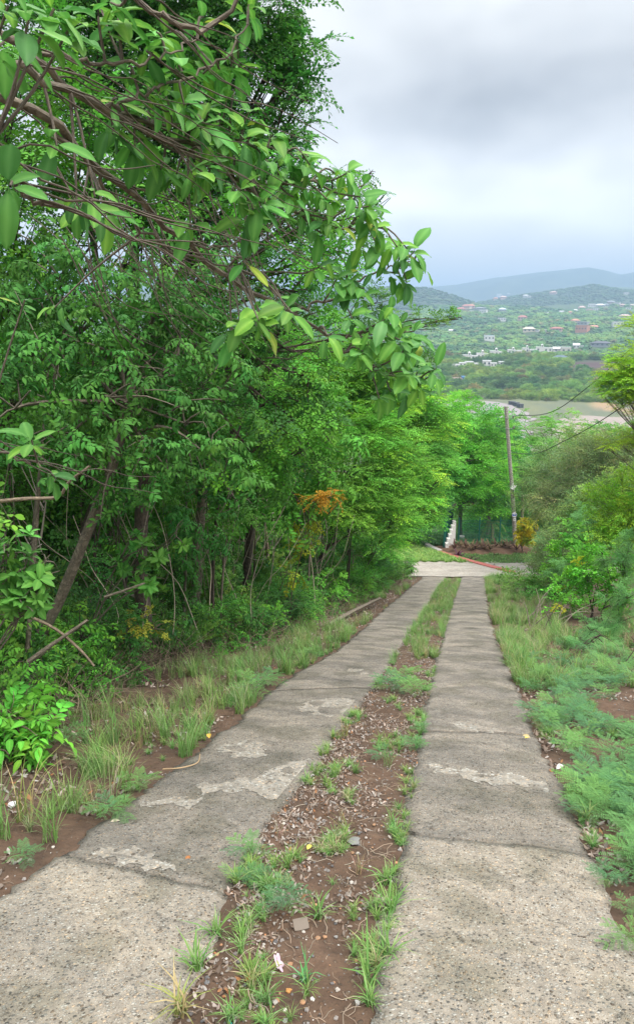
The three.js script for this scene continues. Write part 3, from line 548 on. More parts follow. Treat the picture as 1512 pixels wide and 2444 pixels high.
  const geos = [
    leafGeo({ L: 0.15, W: 0.066, n: 8, fold: 0.22, curl: 0.22, p: 1.05, cols: 6, rib: 0.5, wave: 0.03, tipPow: 0.58, petiole: 0.02 }), leafGeo({ L: 0.135, W: 0.064, n: 8, fold: 0.3, curl: 0.38, p: 1.12, cols: 6, rib: 0.5, wave: 0.03, tipPow: 0.58, petiole: 0.018 }),
    leafGeo({ L: 0.145, W: 0.058, n: 8, fold: 0.14, curl: 0.1, p: 1.0, cols: 6, rib: 0.5, wave: 0.025, tipPow: 0.58, petiole: 0.022 }), leafGeo({ L: 0.12, W: 0.06, n: 8, fold: 0.35, curl: 0.5, p: 1.15, cols: 6, rib: 0.5, wave: 0.04, tipPow: 0.58, petiole: 0.016 }), leafGeo({ L: 0.1, W: 0.056, n: 8, fold: 0.45, curl: 0.15, p: 1.3, cols: 6, rib: 0.5, wave: 0.07, tipPow: 0.58, petiole: 0.02 }), leafGeo({ L: 0.14, W: 0.07, n: 8, fold: 0.1, curl: 0.75, p: 1.2, cols: 6, rib: 0.5, wave: 0.06, tipPow: 0.58, petiole: 0.02 }),
  ];
  const tones = [[0.095, 0.3, 0.05], [0.13, 0.36, 0.05], [0.065, 0.22, 0.05], [0.18, 0.43, 0.05], [0.11, 0.31, 0.08], [0.3, 0.44, 0.05]].map(([r, g, b]) => leafMat(r, g, b, 0.3, 0.45, { vertexColors: true }));
  const spots = [[20, 15, 9], [70, 40, 9], [130, 20, 9], [165, 70, 8], [10, 100, 7], [235, 40, 6], [283, 30, 6], [394, 80, 6], [455, 90, 6], [485, 40, 6], [596, 30, 6], [525, 165, 6], [570, 167, 6], [480, 182, 7], [353, 202, 6], [313, 190, 6], [394, 227, 7], [440, 252, 8], [430, 293, 8], [485, 293, 8], [323, 364, 5], [273, 323, 5], [136, 348, 4], [384, 404, 6], [420, 420, 6], [465, 424, 7], [535, 323, 7], [556, 374, 8], [616, 348, 7], [651, 323, 6], [576, 455, 7], [626, 490, 7], [672, 444, 8], [455, 545, 4], [227, 470, 4], [253, 515, 4], [192, 510, 4], [586, 530, 5], [25, 445, 7], [727, 414, 8],
    [735, 374, 8], [806, 419, 8], [771, 460, 9], [665, 400, 7], [816, 540, 7], [766, 556, 6], [867, 505, 7], [892, 541, 6], [594, 621, 3], [867, 591, 5], [907, 591, 6], [958, 606, 7], [988, 600, 6], [1000, 630, 5], [940, 650, 6], [970, 675, 6], [836, 672, 6], [801, 667, 5], [761, 637, 6], [664, 717, 7], [619, 748, 7], [685, 748, 6], [624, 790, 5], [574, 778, 5], [553, 812, 4], [867, 712, 5], [917, 763, 7], [957, 773, 7], [988, 790, 6], [887, 808, 6], [927, 823, 7], [962, 838, 7], [1000, 820, 5], [902, 879, 7], [937, 894, 8], [978, 889, 8], [1030, 896, 7], [1040, 880, 6], [962, 930, 7], [1003, 925, 6], [932, 935, 6], [857, 843, 6], [76, 1050, 6], [131, 1141, 9], [60, 715, 5], [130, 735, 5], [500, 250, 6], [540, 240, 6], [600, 260, 5], [610, 420, 6], [700, 470, 6], [740, 500, 6], [520, 300, 6], [460, 340, 6], [350, 120, 5], [420, 150, 6], [300, 250, 4], [590, 330, 6], [640, 390, 6], [690, 360, 6], [500, 420, 5], [860, 470, 5], [840, 760, 4], [780, 800, 4]];
  const more = spots.filter(([u], i) => u > 180 && u < 1010 && i % 5 < 3).map(([u, v, n]) => [u + (R() - .5) * 56, v + (R() - .6) * 52, Math.max(4, n - 1)]); spots.push(...more);
  let count = 0; const rest = geos.map(() => []);
  spots.forEach(([u, v, n]) => {
    const d = (u < 180 && v < 160 ? 2.0 : u < 40 && v < 500 ? 1.9 : u < 200 && v > 700 ? 3.3 : 2.35 + 1.5 * Math.max(0, u) / 1000) + (R() - .5) * 0.3, p = at(u, v, d).sub(o);
    let best = samples[0], bd = 1e9; samples.forEach((s) => { const e = s.distanceTo(p) + 0.4 * Math.max(0, s.x - p.x); if (e < bd) { bd = e; best = s; } });
    const dir = p.clone().sub(best); if (dir.length() < 0.03) dir.set(0.7, 0.1, -0.4); dir.normalize();
    const c = curve([best, best.clone().lerp(p, 0.5).add(V(0, (R() - .3) * 0.06, (R() - .5) * 0.05)), p], 6); tw.add(tube(c, c.map((_, i) => lerp(0.0055, 0.0032, i / 6)), 5));
    const grow = dir.clone().add(V(0.35, 0.45 + 0.3 * (R() - .5), 0.1)).normalize(), side = V(0, 0, 0).crossVectors(grow, V(R() - .5, R() - .5, R() - .5)).normalize(), side2 = V(0, 0, 0).crossVectors(grow, side);
    n = Math.min(n, n + Math.round(R()));
    const shift = Math.floor(R() * 3);
    for (let i = 0; i < n; i++) {
      const a = i * 2.4 + R() * 0.5, rad = side.clone().multiplyScalar(Math.cos(a)).addScaledVector(side2, Math.sin(a)), k = i / n;
      const ld = rad.multiplyScalar(0.95).addScaledVector(grow, 0.15 + 0.9 * k).add(V(0, -0.42 + 0.25 * R(), 0)).normalize(), face = V((R() - .5) * 0.5, 1, 0.3 + (R() - .5) * 0.5).addScaledVector(grow, 0.5);
      const m = mat4(p.clone().addScaledVector(grow, -0.035 * (1 - k)), ld, face, 0.36 + R() * 0.56), gi = Math.floor(R() * 6);
      if (count++ % 2 === 0 || u > 800 || u < 140) { if (count > 9999) continue; const mesh = part('leaf', geos[gi], tones[Math.floor(R() * R() * 5.99 + (shift === 0 ? 0.4 : 0)) % 6], t); mesh.applyMatrix4(m); mesh.userData.n = 1; }
      else rest[gi].push([m, tone([0.115, 0.33, 0.05], R, 0.35, 0.25)]);
    }
  });
  part('twigs', tw.build(), M.barkGrey, t, 'stuff');
  // keep the 300 largest as parts, the rest joins the foliage
  const meshes = t.children.filter((c) => c.name === 'leaf'), eye = V(0, EYE, 0).sub(o);
  meshes.sort((a, b) => a.position.distanceTo(eye) - b.position.distanceTo(eye));
  const extra = meshes.filter((_, i) => i % 5 === 4 && i > 120).concat(meshes.slice(0, 0)); let over = meshes.length - 300;
  for (const m of extra) { if (over-- <= 0) break; t.remove(m); m.updateMatrix(); const gi = geos.indexOf(m.geometry); rest[gi].push([m.matrix.clone(), m.material.color.toArray()]); }
  let left = t.children.filter((c) => c.name === 'leaf'); for (let i = left.length - 1; left.length > 300 && i >= 0; i--) { if (i % 2) continue; const m = left[i]; t.remove(m); m.updateMatrix(); rest[geos.indexOf(m.geometry)].push([m.matrix.clone(), m.material.color.toArray()]); left = t.children.filter((c) => c.name === 'leaf'); }
  rest.forEach((l, i) => instanced('foliage', geos[i], M.leafGloss, l, t));
}

// ───────────────────────── woodland on the left ─────────────────────────
tree({ name: 'tall_tree', label: 'tall small-leaved tree whose crown fills the top of the photo beside the sky', foot: ground(-3.4, 9.6), sprigs: SP.oval, color: [0.06, 0.19, 0.05], dens: 62, trunk: 0.11, mat: M.barkDark,
  blobs: [bl(640, 70, 9.5, 0.55), bl(560, -60, 9.5, 0.95), bl(690, 190, 9.4, 0.38), bl(630, 290, 9.3, 0.6), bl(540, 150, 9.5, 0.8), bl(420, 0, 9.6, 0.9), bl(280, -60, 9.8, 1.1), bl(700, 320, 9.2, 0.32), bl(715, 245, 9.3, 0.26), bl(470, 320, 9.4, 0.8), bl(340, 170, 10, 1), bl(690, 60, 9.5, 0.35), bl(200, 100, 10, 1), bl(705, 130, 9.4, 0.3), bl(380, 420, 9.8, 0.9), bl(600, 430, 9.4, 0.7)] });
tree({ name: 'vine_covered_tree', label: 'tree smothered in small-leaved vines, hanging over the left wheel track', foot: ground(-2.1, 9.0), sprigs: SP.oval, color: [0.09, 0.27, 0.045], dens: 85, size: 0.8, trunk: 0.09, mat: M.barkDark, alt: [0.045, 0.14, 0.05], altShare: 0.3, droop: 0.5, path: [ground(-2.1, 9.0).add(V(0, -0.2, 0)), V(-2.15, -1.2, -9), V(-1.95, 0.2, -8.9), V(-1.6, 1.5, -8.8)],
  blobs: [bl(640, 590, 8.2, 0.6), bl(745, 690, 8, 0.48), bl(700, 840, 8, 0.5, 0.65), bl(640, 960, 7.9, 0.5, 0.7), bl(560, 720, 8.2, 0.6), bl(800, 600, 8.5, 0.42), bl(840, 490, 8.7, 0.3), bl(700, 1000, 8, 0.42, 0.6), bl(600, 1080, 8, 0.5), bl(790, 480, 8.7, 0.36), bl(680, 480, 8.6, 0.55), bl(735, 900, 7.9, 0.33, 0.5)] });
tree({ name: 'slender_branch_tree', label: 'slender tree with thin twigs poking out against the pale sky past the big leaves', foot: ground(-1.6, 11), sprigs: SP.oval, color: [0.085, 0.22, 0.05], dens: 900, size: 0.55, trunk: 0.03, mat: M.barkDark, path: [ground(-1.6, 11).add(V(0, -0.2, 0)), V(-1.5, -1.5, -10.9), V(-1.2, 0, -10.6), V(-0.7, 1.2, -10.2)],
  blobs: [bl(885, 470, 8.8, 0.14, 0.06), bl(915, 465, 8.8, 0.1, 0.05), bl(880, 415, 8.8, 0.1, 0.05), bl(840, 430, 8.8, 0.16, 0.08), bl(1075, 765, 10, 0.12, 0.05), bl(1040, 775, 10, 0.16, 0.07), bl(1095, 757, 10, 0.06, 0.04), bl(1010, 760, 10, 0.16, 0.1), bl(1000, 830, 10, 0.2, 0.15), bl(900, 720, 10, 0.2), bl(860, 800, 10, 0.22), bl(940, 850, 10.5, 0.2)] });
tree({ name: 'dark_leaved_tree', label: 'leaning mottled grey trunk with drooping dark pointed leaves at far left', foot: ground(-3.15, 6.9), sprigs: SP.pointed, color: [0.055, 0.17, 0.045], dens: 62, size: 0.72, trunk: 0.055, mat: M.barkGrey, droop: 0.55,
  path: [ground(-3.15, 6.9).add(V(0, -0.2, 0)), at(140, 1440, 6.75), at(185, 1330, 6.65), at(232, 1210, 6.6), at(285, 1060, 6.6), at(300, 960, 6.6)],
  blobs: [bl(330, 990, 6.5, 0.55), bl(200, 900, 6.5, 0.6), bl(440, 1010, 6.6, 0.5), bl(330, 850, 6.8, 0.6), bl(500, 1090, 6.5, 0.4), bl(120, 800, 6.6, 0.6), bl(250, 700, 6.8, 0.6), bl(430, 800, 7, 0.6), bl(90, 630, 7, 0.6), bl(20, 980, 6, 0.5), bl(260, 1130, 6.3, 0.38), bl(420, 650, 7.2, 0.55), bl(400, 1120, 6.4, 0.4), bl(530, 930, 7, 0.4), bl(140, 1060, 6.2, 0.35)] });
tree({ name: 'small_leaved_tree', label: 'small-leaved tree standing behind the drooping dark leaves at left', foot: ground(-4.7, 8.2), sprigs: SP.oval, color: [0.09, 0.25, 0.045], dens: 44, trunk: 0.07, mat: M.barkDark, gap: 0.1,
  blobs: [bl(60, 460, 8.2, 0.8), bl(180, 330, 8.4, 0.8), bl(300, 480, 8.4, 0.7), bl(60, 720, 8.4, 0.6), bl(230, 590, 8.6, 0.6), bl(-60, 300, 8, 0.9), bl(60, 200, 8.6, 0.8), bl(-50, 560, 8, 0.8), bl(420, 560, 8.6, 0.6), bl(-60, 880, 8, 0.8)] });
tree({ name: 'straight_trunk_tree', label: 'tree with a straight dark trunk behind the verge, crown of pointed green leaves', foot: ground(-1.3, 13.2), sprigs: SP.pointed, color: [0.09, 0.26, 0.05], dens: 36, size: 1.1, trunk: 0.085, mat: M.barkDark, droop: 0.5,
  path: [ground(-1.3, 13.2).add(V(0, -0.2, 0)), at(588, 1380, 13.1), at(594, 1300, 13), at(601, 1220, 12.9), at(612, 1130, 12.8)],
  blobs: [bl(620, 1140, 12.5, 0.8), bl(700, 1080, 12.5, 0.8), bl(770, 1130, 12.4, 0.5), bl(540, 1050, 12.6, 0.9), bl(720, 1210, 12, 0.5), bl(680, 960, 13, 0.8), bl(790, 1030, 13, 0.6), bl(500, 1160, 12.4, 0.6), bl(740, 1000, 12, 0.6)] });
tree({ name: 'grey_trunk_tree', label: 'pale grey trunk glimpsed through leaves, left of the straight dark trunk', foot: ground(-2.75, 11.4), sprigs: SP.oval, color: [0.06, 0.18, 0.045], dens: 36, trunk: 0.095, mat: M.barkPale,
  path: [ground(-2.75, 11.4).add(V(0, -0.2, 0)), at(462, 1430, 11.2), at(470, 1330, 11.1), at(482, 1200, 11), at(492, 1080, 10.9)],
  blobs: [bl(480, 1000, 10.8, 0.8), bl(380, 930, 11, 0.8), bl(560, 900, 11, 0.8), bl(430, 1110, 10.8, 0.5), bl(300, 1080, 11, 0.6), bl(560, 1190, 10.6, 0.4), bl(620, 840, 11.2, 0.7)] });
tree({ name: 'bright_roadside_tree', label: 'bright green feathery tree over the left track halfway to the landing', foot: ground(-0.2, 17.5), sprigs: SP.spray, color: [0.13, 0.34, 0.05], dens: 95, size: 1.15, trunk: 0.07, mat: M.barkDark, flat: 1, alt: [0.2, 0.42, 0.05], altShare: 0.25,
  blobs: [bl(825, 1120, 16.5, 0.85), bl(880, 1040, 17, 0.9, 0.6), bl(895, 1180, 17, 0.8, 0.6), bl(800, 1215, 16, 0.6, 0.45), bl(945, 1100, 17.5, 0.65, 0.4), bl(860, 965, 18, 0.9, 0.6), bl(770, 940, 18, 0.9), bl(935, 1240, 17.5, 0.5, 0.35), bl(910, 920, 18, 0.7, 0.45), bl(840, 890, 18, 0.8)] });
tree({ name: 'lime_sprayed_tree', label: 'tree with flat lime-yellow sprays reaching towards the landing', foot: ground(1.3, 23.4), sprigs: SP.spray, color: [0.12, 0.33, 0.05], dens: 75, size: 1.4, trunk: 0.08, mat: M.barkDark, flat: 1, alt: [0.26, 0.46, 0.05], altShare: 0.3,
  blobs: [bl(955, 1150, 23, 0.9, 0.55), bl(1000, 1075, 23, 0.9, 0.5), bl(975, 1210, 22.5, 0.7, 0.4), bl(1010, 1000, 24, 0.9, 0.5), bl(925, 1000, 24, 1.1, 0.7), bl(1005, 1128, 21.5, 0.55, 0.2), bl(1050, 1136, 21.5, 0.32, 0.1), bl(940, 1285, 21, 0.45, 0.3), bl(1010, 1180, 22, 0.5, 0.25), bl(980, 950, 24, 0.9, 0.5), bl(960, 1270, 22, 0.4, 0.2), bl(1000, 1250, 22, 0.35, 0.15)] });
// deeper wood that shows through the gaps
[[-6.4, 10.5, [[100, 1120, 10.5, 1], [220, 1000, 10.5, 1], [20, 950, 10, 1], [-100, 1100, 9, 1]], [0.1, 0.26, 0.05], 'pale green tree deep in the wood behind the leaning trunk'],
  [-5.2, 15.5, [[300, 1020, 15.5, 1.3], [420, 930, 15.5, 1.3], [180, 960, 15, 1.2], [500, 1080, 15, 1]], [0.13, 0.31, 0.05], 'lit green tree deep in the wood behind the grey trunk'],
  [-2.6, 19.5, [[560, 960, 19.5, 1.5], [660, 900, 20, 1.4], [480, 1060, 19, 1.2], [620, 1080, 19, 1.1], [740, 860, 21, 1.4]], [0.12, 0.31, 0.05], 'bright tree deep in the wood behind the straight dark trunk'],
  [-9.5, 14.5, [[-60, 880, 14, 1.6], [-160, 1000, 14, 1.6], [30, 1060, 14, 1.3]], [0.08, 0.22, 0.05], 'tree deep in the wood at the left border of the view'],
  [-0.2, 25.5, [[740, 960, 25, 1.6], [820, 900, 26, 1.5], [690, 1060, 25, 1.4], [860, 960, 26, 1.4]], [0.13, 0.33, 0.05], 'bright tree behind the feathery roadside tree'],
].forEach(([x, d, b, c, l], i) => tree({ name: 'woodland_tree', label: l, group: 'trees deeper in the left wood', foot: ground(x, d), sprigs: i % 2 ? SP.coarse : SP.oval, color: c, dens: i % 2 ? 14 : 24, size: i % 2 ? 0.8 : 1.4, trunk: 0.09, mat: M.barkGrey, blobs: b.map((q) => bl(...q)), gap: 0.08 }));

// saplings and shrubs along the edge of the wood
{
  const R = rng(640), list = [];
  for (let i = 0; i < 64; i++) { const d = 4.6 + 20 * Math.pow(i / 64, 1.15) + R() * 0.5, x = VEG(d) - 0.25 - R() * 4.2; list.push([x, d, R()]); }
  list.sort((a, b) => Math.hypot(a[0], a[1]) - Math.hypot(b[0], b[1]));
  list.forEach(([x, d, k], i) => {
    const f = ground(x, d), h = 0.9 + R() * 1.3, tall = h * (1.4 + R()), lean = V((R() - .35) * 0.5, 0, (R() - .5) * 0.4), sp = [SP.round, SP.oval, SP.pointed][i % 3];
    tree({ name: 'sapling', label: `${ordinal(i)}nearest thin-stemmed leafy sapling at the edge of the left wood`, category: 'sapling', group: 'saplings along the edge of the wood', foot: f, sprigs: sp, color: [[0.07, 0.21, 0.05], [0.1, 0.27, 0.05], [0.05, 0.17, 0.05]][Math.floor(k * 3)], dens: 100, size: 0.8, trunk: 0.014 + R() * 0.016, mat: R() < 0.5 ? M.barkDark : M.barkGrey, limbs: 4, fork: 0.6, droop: 0.3,
      blobs: [[f.clone().add(lean).add(V(0, tall, 0)), 0.32 + R() * 0.2], [f.clone().add(lean).add(V((R() - .3) * 0.5, tall * 0.72, (R() - .5) * 0.5)), 0.3 + R() * 0.15], [f.clone().add(V((R() - .2) * 0.4, tall * 0.4, (R() - .5) * 0.5)), 0.22 + R() * 0.12]] });
  });
  const low = [];
  for (let i = 0; i < 96; i++) { const d = 5.2 + 23 * Math.pow(i / 96, 1.1) + R() * 0.4, x = VEG(d) - 0.05 - (i % 2 ? R() * 0.6 : R() * 4.5); low.push([x, d, R()]); }
  low.sort((a, b) => Math.hypot(a[0], a[1]) - Math.hypot(b[0], b[1]));
  low.forEach(([x, d, k], i) => {
    const f = ground(x, d), r = 0.2 + R() * 0.25;
    tree({ name: 'undergrowth_shrub', label: `${ordinal(i)}nearest low leafy shrub in the undergrowth of the left wood`, category: 'shrub', group: 'low shrubs in the undergrowth', foot: f, sprigs: [SP.round, SP.oval, SP.pointed, SP.sparse][i % 4], color: [[0.08, 0.23, 0.05], [0.11, 0.3, 0.05], [0.06, 0.19, 0.05]][Math.floor(k * 3)], dens: 190, size: 0.58, trunk: 0.008, mat: M.barkDark, limbs: 5, fork: 0.5,
      blobs: [[f.clone().add(V(0, r * 0.9, 0)), r], [f.clone().add(V((R() - .5) * r, r * (1.1 + R() * 0.7), (R() - .5) * r)), r * 0.75]] });
  });
}
// plants one can pick out along the wood
{
  const f = hit(75, 1800); f.y -= 0.02;
  tree({ name: 'leafy_bush', label: 'bright green bush of pointed leaves on the near left verge', category: 'bush', foot: f, sprigs: [71, 72, 73].map((s) => sprig(s, { L: 0.3, n: 9, leaf: [leafGeo({ L: 0.095, W: 0.046, n: 5, fold: 0.3, curl: 0.35, p: 0.72, cols: 6, rib: 0.25 })], spread: 0.85, lift: 0.1, jitter: 0.45, bend: 0.15 })), color: [0.12, 0.35, 0.06], dens: 620, size: 0.8, trunk: 0.008, mat: M.twig, limbs: 7, fork: 0.4, droop: -0.2,
    blobs: [bl(60, 1735, f.z * -1 - 0.05, 0.24), bl(120, 1745, -f.z, 0.17), bl(-10, 1730, -f.z, 0.24), bl(60, 1790, -f.z - 0.1, 0.2), bl(20, 1700, -f.z + 0.1, 0.15)] });
  const y1 = ground(-2.6, 8.3), yel = (label, name, foot, blobs, c, sp = SP.round, size = 0.75, dens = 60) => tree({ name, label, category: 'shrub', foot, sprigs: sp, color: c, dens, size, trunk: 0.01, mat: M.twig, limbs: 5, fork: 0.6, blobs, hue: 0.1, droop: 0.35 });
  yel('sprig of yellowing oval leaves low in the undergrowth behind the grass', 'yellowing_shrub', ground(-2.35, 7.6), [bl(340, 1475, 7.5, 0.16, 0.1), bl(305, 1500, 7.5, 0.12, 0.08), bl(370, 1500, 7.5, 0.12)], [0.24, 0.25, 0.05], SP.round, 0.4, 700);
  yel('shrub with olive and yellow leaves beside the straight dark trunk', 'yellowing_shrub', ground(-0.75, 12.6), [bl(715, 1300, 12.4, 0.3), bl(700, 1370, 12.3, 0.3), bl(740, 1250, 12.4, 0.22)], [0.26, 0.3, 0.04], SP.round, 0.7, 150);
  yel('small tree tipped with orange-yellow leaves over the left track', 'yellowing_shrub', ground(-0.45, 12.4), [bl(790, 1188, 11.4, 0.2, 0.1), bl(748, 1198, 11.4, 0.14, 0.08), bl(812, 1196, 11.4, 0.1, 0.09)], [0.46, 0.24, 0.03], SP.oval, 0.6, 900);
  // broad-leaved saplings at the left border
  const big = leafGeo({ L: 0.13, W: 0.06, n: 6, fold: 0.25, curl: 0.35, p: 1.1, cols: 6, rib: 0.35 }), ros = [81, 82].map((s) => { const R = rng(s), g = new GB(); for (let i = 0; i < 8; i++) { const a = i * 2.4, q = V(Math.cos(a), 0.25 + 0.1 * i, Math.sin(a)).normalize(), k = 0.85 + R() * 0.3; g.add(big, mat4(V(0, i * 0.006, 0), q, V(0, 1, 0.2), 0.8 + R() * 0.35), [k, k, k]); } return g.build(); });
  [['broad-leaved sapling with glossy leaves at the left border of the view', [[40, 1360, 4.9, 0.28], [95, 1400, 4.9, 0.2], [20, 1300, 4.9, 0.22], [60, 1430, 4.8, 0.18], [110, 1340, 5, 0.16]], [-2.55, 4.95]], ['glossy broad-leaved sapling between the leaning and the grey trunks', [[300, 1330, 7.4, 0.25], [370, 1320, 7.4, 0.25], [330, 1290, 7.4, 0.2], [350, 1390, 7.3, 0.2], [420, 1280, 7.6, 0.2]], [-2.7, 7.7]]]
    .forEach(([l, b, f]) => tree({ name: 'broadleaf_sapling', label: l, category: 'sapling', group: 'broad-leaved saplings', foot: ground(...f), sprigs: ros, color: [0.075, 0.21, 0.05], dens: 170, size: 0.75, trunk: 0.016, mat: M.barkGrey, leaf: M.leafGloss, blobs: b.map((q) => bl(...q)), droop: -0.6 }));
}
// bare trunks and poles standing in the shade of the wood
{
  const R = rng(700), list = [];
  for (let i = 0; i < 30; i++) { const d = 5.2 + 14 * (i / 30) + R(), x = VEG(d) - 0.5 - R() * 3.2; list.push([x, d]); }
  list.sort((a, b) => Math.hypot(...a) - Math.hypot(...b));
  list.forEach(([x, d], i) => {
    const f = ground(x, d), t = thing('bare_stem', `${ordinal(i)}nearest bare leaning stem in the shade of the left wood`, 'trunk', 'bare stems in the wood', f), h = 1.8 + R() * 2.2, r = 0.012 + R() * R() * 0.045, l = V((R() - .35) * 1.1, h, (R() - .5) * 0.8);
    part('stem', limb([V(0, -0.15, 0), V(l.x * 0.3 + (R() - .5) * 0.2, h * 0.35, l.z * 0.3), V(l.x * 0.6, h * 0.7, l.z * 0.7 + (R() - .5) * 0.2), l], r, r * 0.45, 10, 7, 0.12), [M.barkDark, M.barkGrey, M.barkTan][i % 3], t);
    const g = new GB(); for (let k = 0; k < 7; k++) { const s = l.clone().multiplyScalar(0.25 + R() * 0.7), e = s.clone().add(V((R() - .5) * 1.1, 0.1 + R() * 0.7, (R() - .5) * 1.1)), c = curve([s, s.clone().lerp(e, 0.5).add(V(0, -0.05, 0)), e], 5); g.add(tube(c, c.map((_, q) => lerp(r * 0.4, 0.002, q / 5)), 4)); }
    part('side_twigs', g.build(), M.twigPale, t, 'stuff');
  });
  // fallen limbs
  [['weathered grey dead limb leaning in the undergrowth at far left', [[68, 1580, 5.7], [130, 1535, 5.75], [210, 1480, 5.8]], 0.02, M.barkGrey], ['brown dead limb slanting down to the right in the left undergrowth', [[18, 1450, 5.9], [130, 1500, 5.85], [200, 1560, 5.75], [225, 1590, 5.7]], 0.015, M.barkTan], ['broken branch stub with a pale snapped end at far left', [[-40, 1200, 5.2], [70, 1190, 5.2], [140, 1185, 5.2], [165, 1150, 5.15], [215, 1112, 5.1]], 0.014, M.barkTan], ['pale dead stick across the shade between two trunks', [[250, 1425, 6.8], [300, 1408, 6.8], [345, 1392, 6.8]], 0.014, M.barkPale], ['grey fallen log lying along the litter beside the far left track', [[785, 1492, 13.2], [830, 1465, 14.3], [880, 1440, 16], [905, 1428, 17]], 0.05, M.barkGrey]]
    .forEach(([l, p, r, m]) => { const P = p.map((q) => at(...q)); const t = tag(shade(new THREE.Mesh(limb(P, r, r * 0.6, 14, 8, 0.2), m)), l, 'dead branch', 'dead limbs'); t.name = numbered('dead_branch'); scene.add(t); });
  // tangle of thin dead twigs at the foot of the wood, hanging vines
  const vg = [91, 92, 93].map((s) => { const Q = rng(s), g = new GB(); for (let k = 0; k < 9; k++) { const p = [V((Q() - .5) * 0.5, Q() * 0.1, (Q() - .5) * 0.5)]; const d = V(Q() - .5, Q() * 0.55, Q() - .5).normalize(); for (let i = 1; i < 5; i++) p.push(p[0].clone().addScaledVector(d, i * 0.14).add(V((Q() - .5) * 0.12, (Q() - .5) * 0.1, (Q() - .5) * 0.12))); const c = curve(p, 7); g.add(tube(c, c.map((_, q) => lerp(0.005, 0.0018, q / 7)), 4)); } return g.build(); });
  const tl = [[], [], []];
  for (let i = 0; i < 950; i++) { const d = 4.8 + 22 * Math.pow(R(), 1.5), x = VEG(d) - 0.05 - R() * R() * 2.4, p = ground(x, d), q = new THREE.Matrix4().makeRotationFromEuler(new THREE.Euler((R() - .5) * 0.5, R() * 6.28, (R() - .5) * 0.5)).setPosition(p); q.scale(V(1, 1, 1).multiplyScalar(0.4 + R() * 0.6)); const k = 0.5 + R() * 0.7; tl[i % 3].push([q, [k * 1.05, k, k * 0.92]]); }
  const br = new THREE.Group(); br.name = numbered('brushwood'); br.userData = { kind: 'stuff', label: 'tangle of thin dead twigs at the foot of the wood', category: 'brushwood' }; scene.add(br);
  tl.forEach((l, i) => instanced('dead_twigs', vg[i], M.twigDead, l, br));
  const vine = (s) => { const Q = rng(s), p = []; for (let i = 0; i <= 6; i++) p.push(V(0.16 * Math.sin(i * 0.9 + s) + (Q() - .5) * 0.12, i * 0.42, 0.14 * Math.cos(i * 0.8 + s) + (Q() - .5) * 0.12)); const c = curve(p, 18); return tube(c, c.map((_, i) => lerp(0.007, 0.003, i / 18)), 4); };
  const vv = [1, 2, 3].map(vine), vl = [[], [], []];
  for (let i = 0; i < 130; i++) { const d = 5 + 12 * R(), x = VEG(d) - 0.2 - R() * 2.6, q = new THREE.Matrix4().makeRotationFromEuler(new THREE.Euler((R() - .5) * 0.8, R() * 6.28, (R() - .5) * 0.9)).setPosition(ground(x, d)); q.scale(V(1, 0.7 + R() * 0.7, 1)); const k = 0.7 + R() * 0.8; vl[i % 3].push([q, [k, k * 0.95, k * 0.9]]); }
  const vi = new THREE.Group(); vi.name = numbered('vines'); vi.userData = { kind: 'stuff', label: 'thin woody vines climbing through the left wood', category: 'vines' }; scene.add(vi);
  vl.forEach((l, i) => instanced('woody_vines', vv[i], M.twigPale, l, vi));
}

// leafy ground layer inside the wood
{
  const R = rng(760), t = new THREE.Group(); t.name = 'undergrowth'; t.userData = { kind: 'stuff', label: 'mixed leafy undergrowth on the floor of the left wood', category: 'undergrowth' }; scene.add(t);
  const kinds = [SP.round[0], SP.oval[1], SP.pointed[2], SP.round[2]], l = kinds.map(() => []);
  for (let i = 0; i < 6200; i++) { const d = 4.4 + 26 * Math.pow(R(), 1.1), o = R() * R() * 9, x = VEG(d) - 0.1 - o, n = fbm2(x * 0.9, d * 0.9, 3); if (n < -0.12) continue; const h = (0.1 + 0.9 * R() * smooth(o, 0, 1.2)) * (1 + n), dir = V(R() - .5, 0.5 + R() * 0.8, R() - .5), c = tone([[0.08, 0.23, 0.04], [0.12, 0.29, 0.045], [0.06, 0.18, 0.045], [0.15, 0.3, 0.05]][Math.floor(R() * 4)], R, 0.25, 0.2); l[i % 4].push([mat4(ground(x, d).add(V(0, h, 0)), dir, V((R() - .5) * 0.6, 1, R() * 0.5), 0.6 + R() * 0.5), c]); }
  l.forEach((q, i) => instanced('undergrowth_leaves', kinds[i], M.leaf, q, t));
}
[[-8.6, 11.5, [[-140, 1250, 10.5, 1.1], [-60, 1180, 11, 1], [20, 1230, 11, 0.8]], 'low crown deep in the wood behind the left border'], [-5.4, 11.8, [[160, 1230, 11.5, 0.8], [230, 1180, 11.6, 0.9], [90, 1280, 11.4, 0.7]], 'low crown deep in the wood left of the leaning trunk top'], [-4.2, 15, [[330, 1230, 14.6, 0.9], [420, 1200, 14.8, 0.9], [260, 1280, 14.4, 0.8]], 'low crown deep in the wood between grey and leaning trunks'], [-3.1, 18, [[520, 1240, 17.6, 0.9], [600, 1200, 18, 1], [460, 1290, 17.4, 0.8], [660, 1250, 17.6, 0.9]], 'low crown deep in the wood behind the straight dark trunk']]
  .forEach(([x, d, b, l]) => tree({ name: 'woodland_tree', label: l, group: 'trees deeper in the left wood', foot: ground(x, d), sprigs: SP.round, color: [0.09, 0.25, 0.05], dens: 30, size: 1.2, trunk: 0.06, mat: M.barkGrey, blobs: b.map((q) => bl(...q)), gap: 0.05 }));

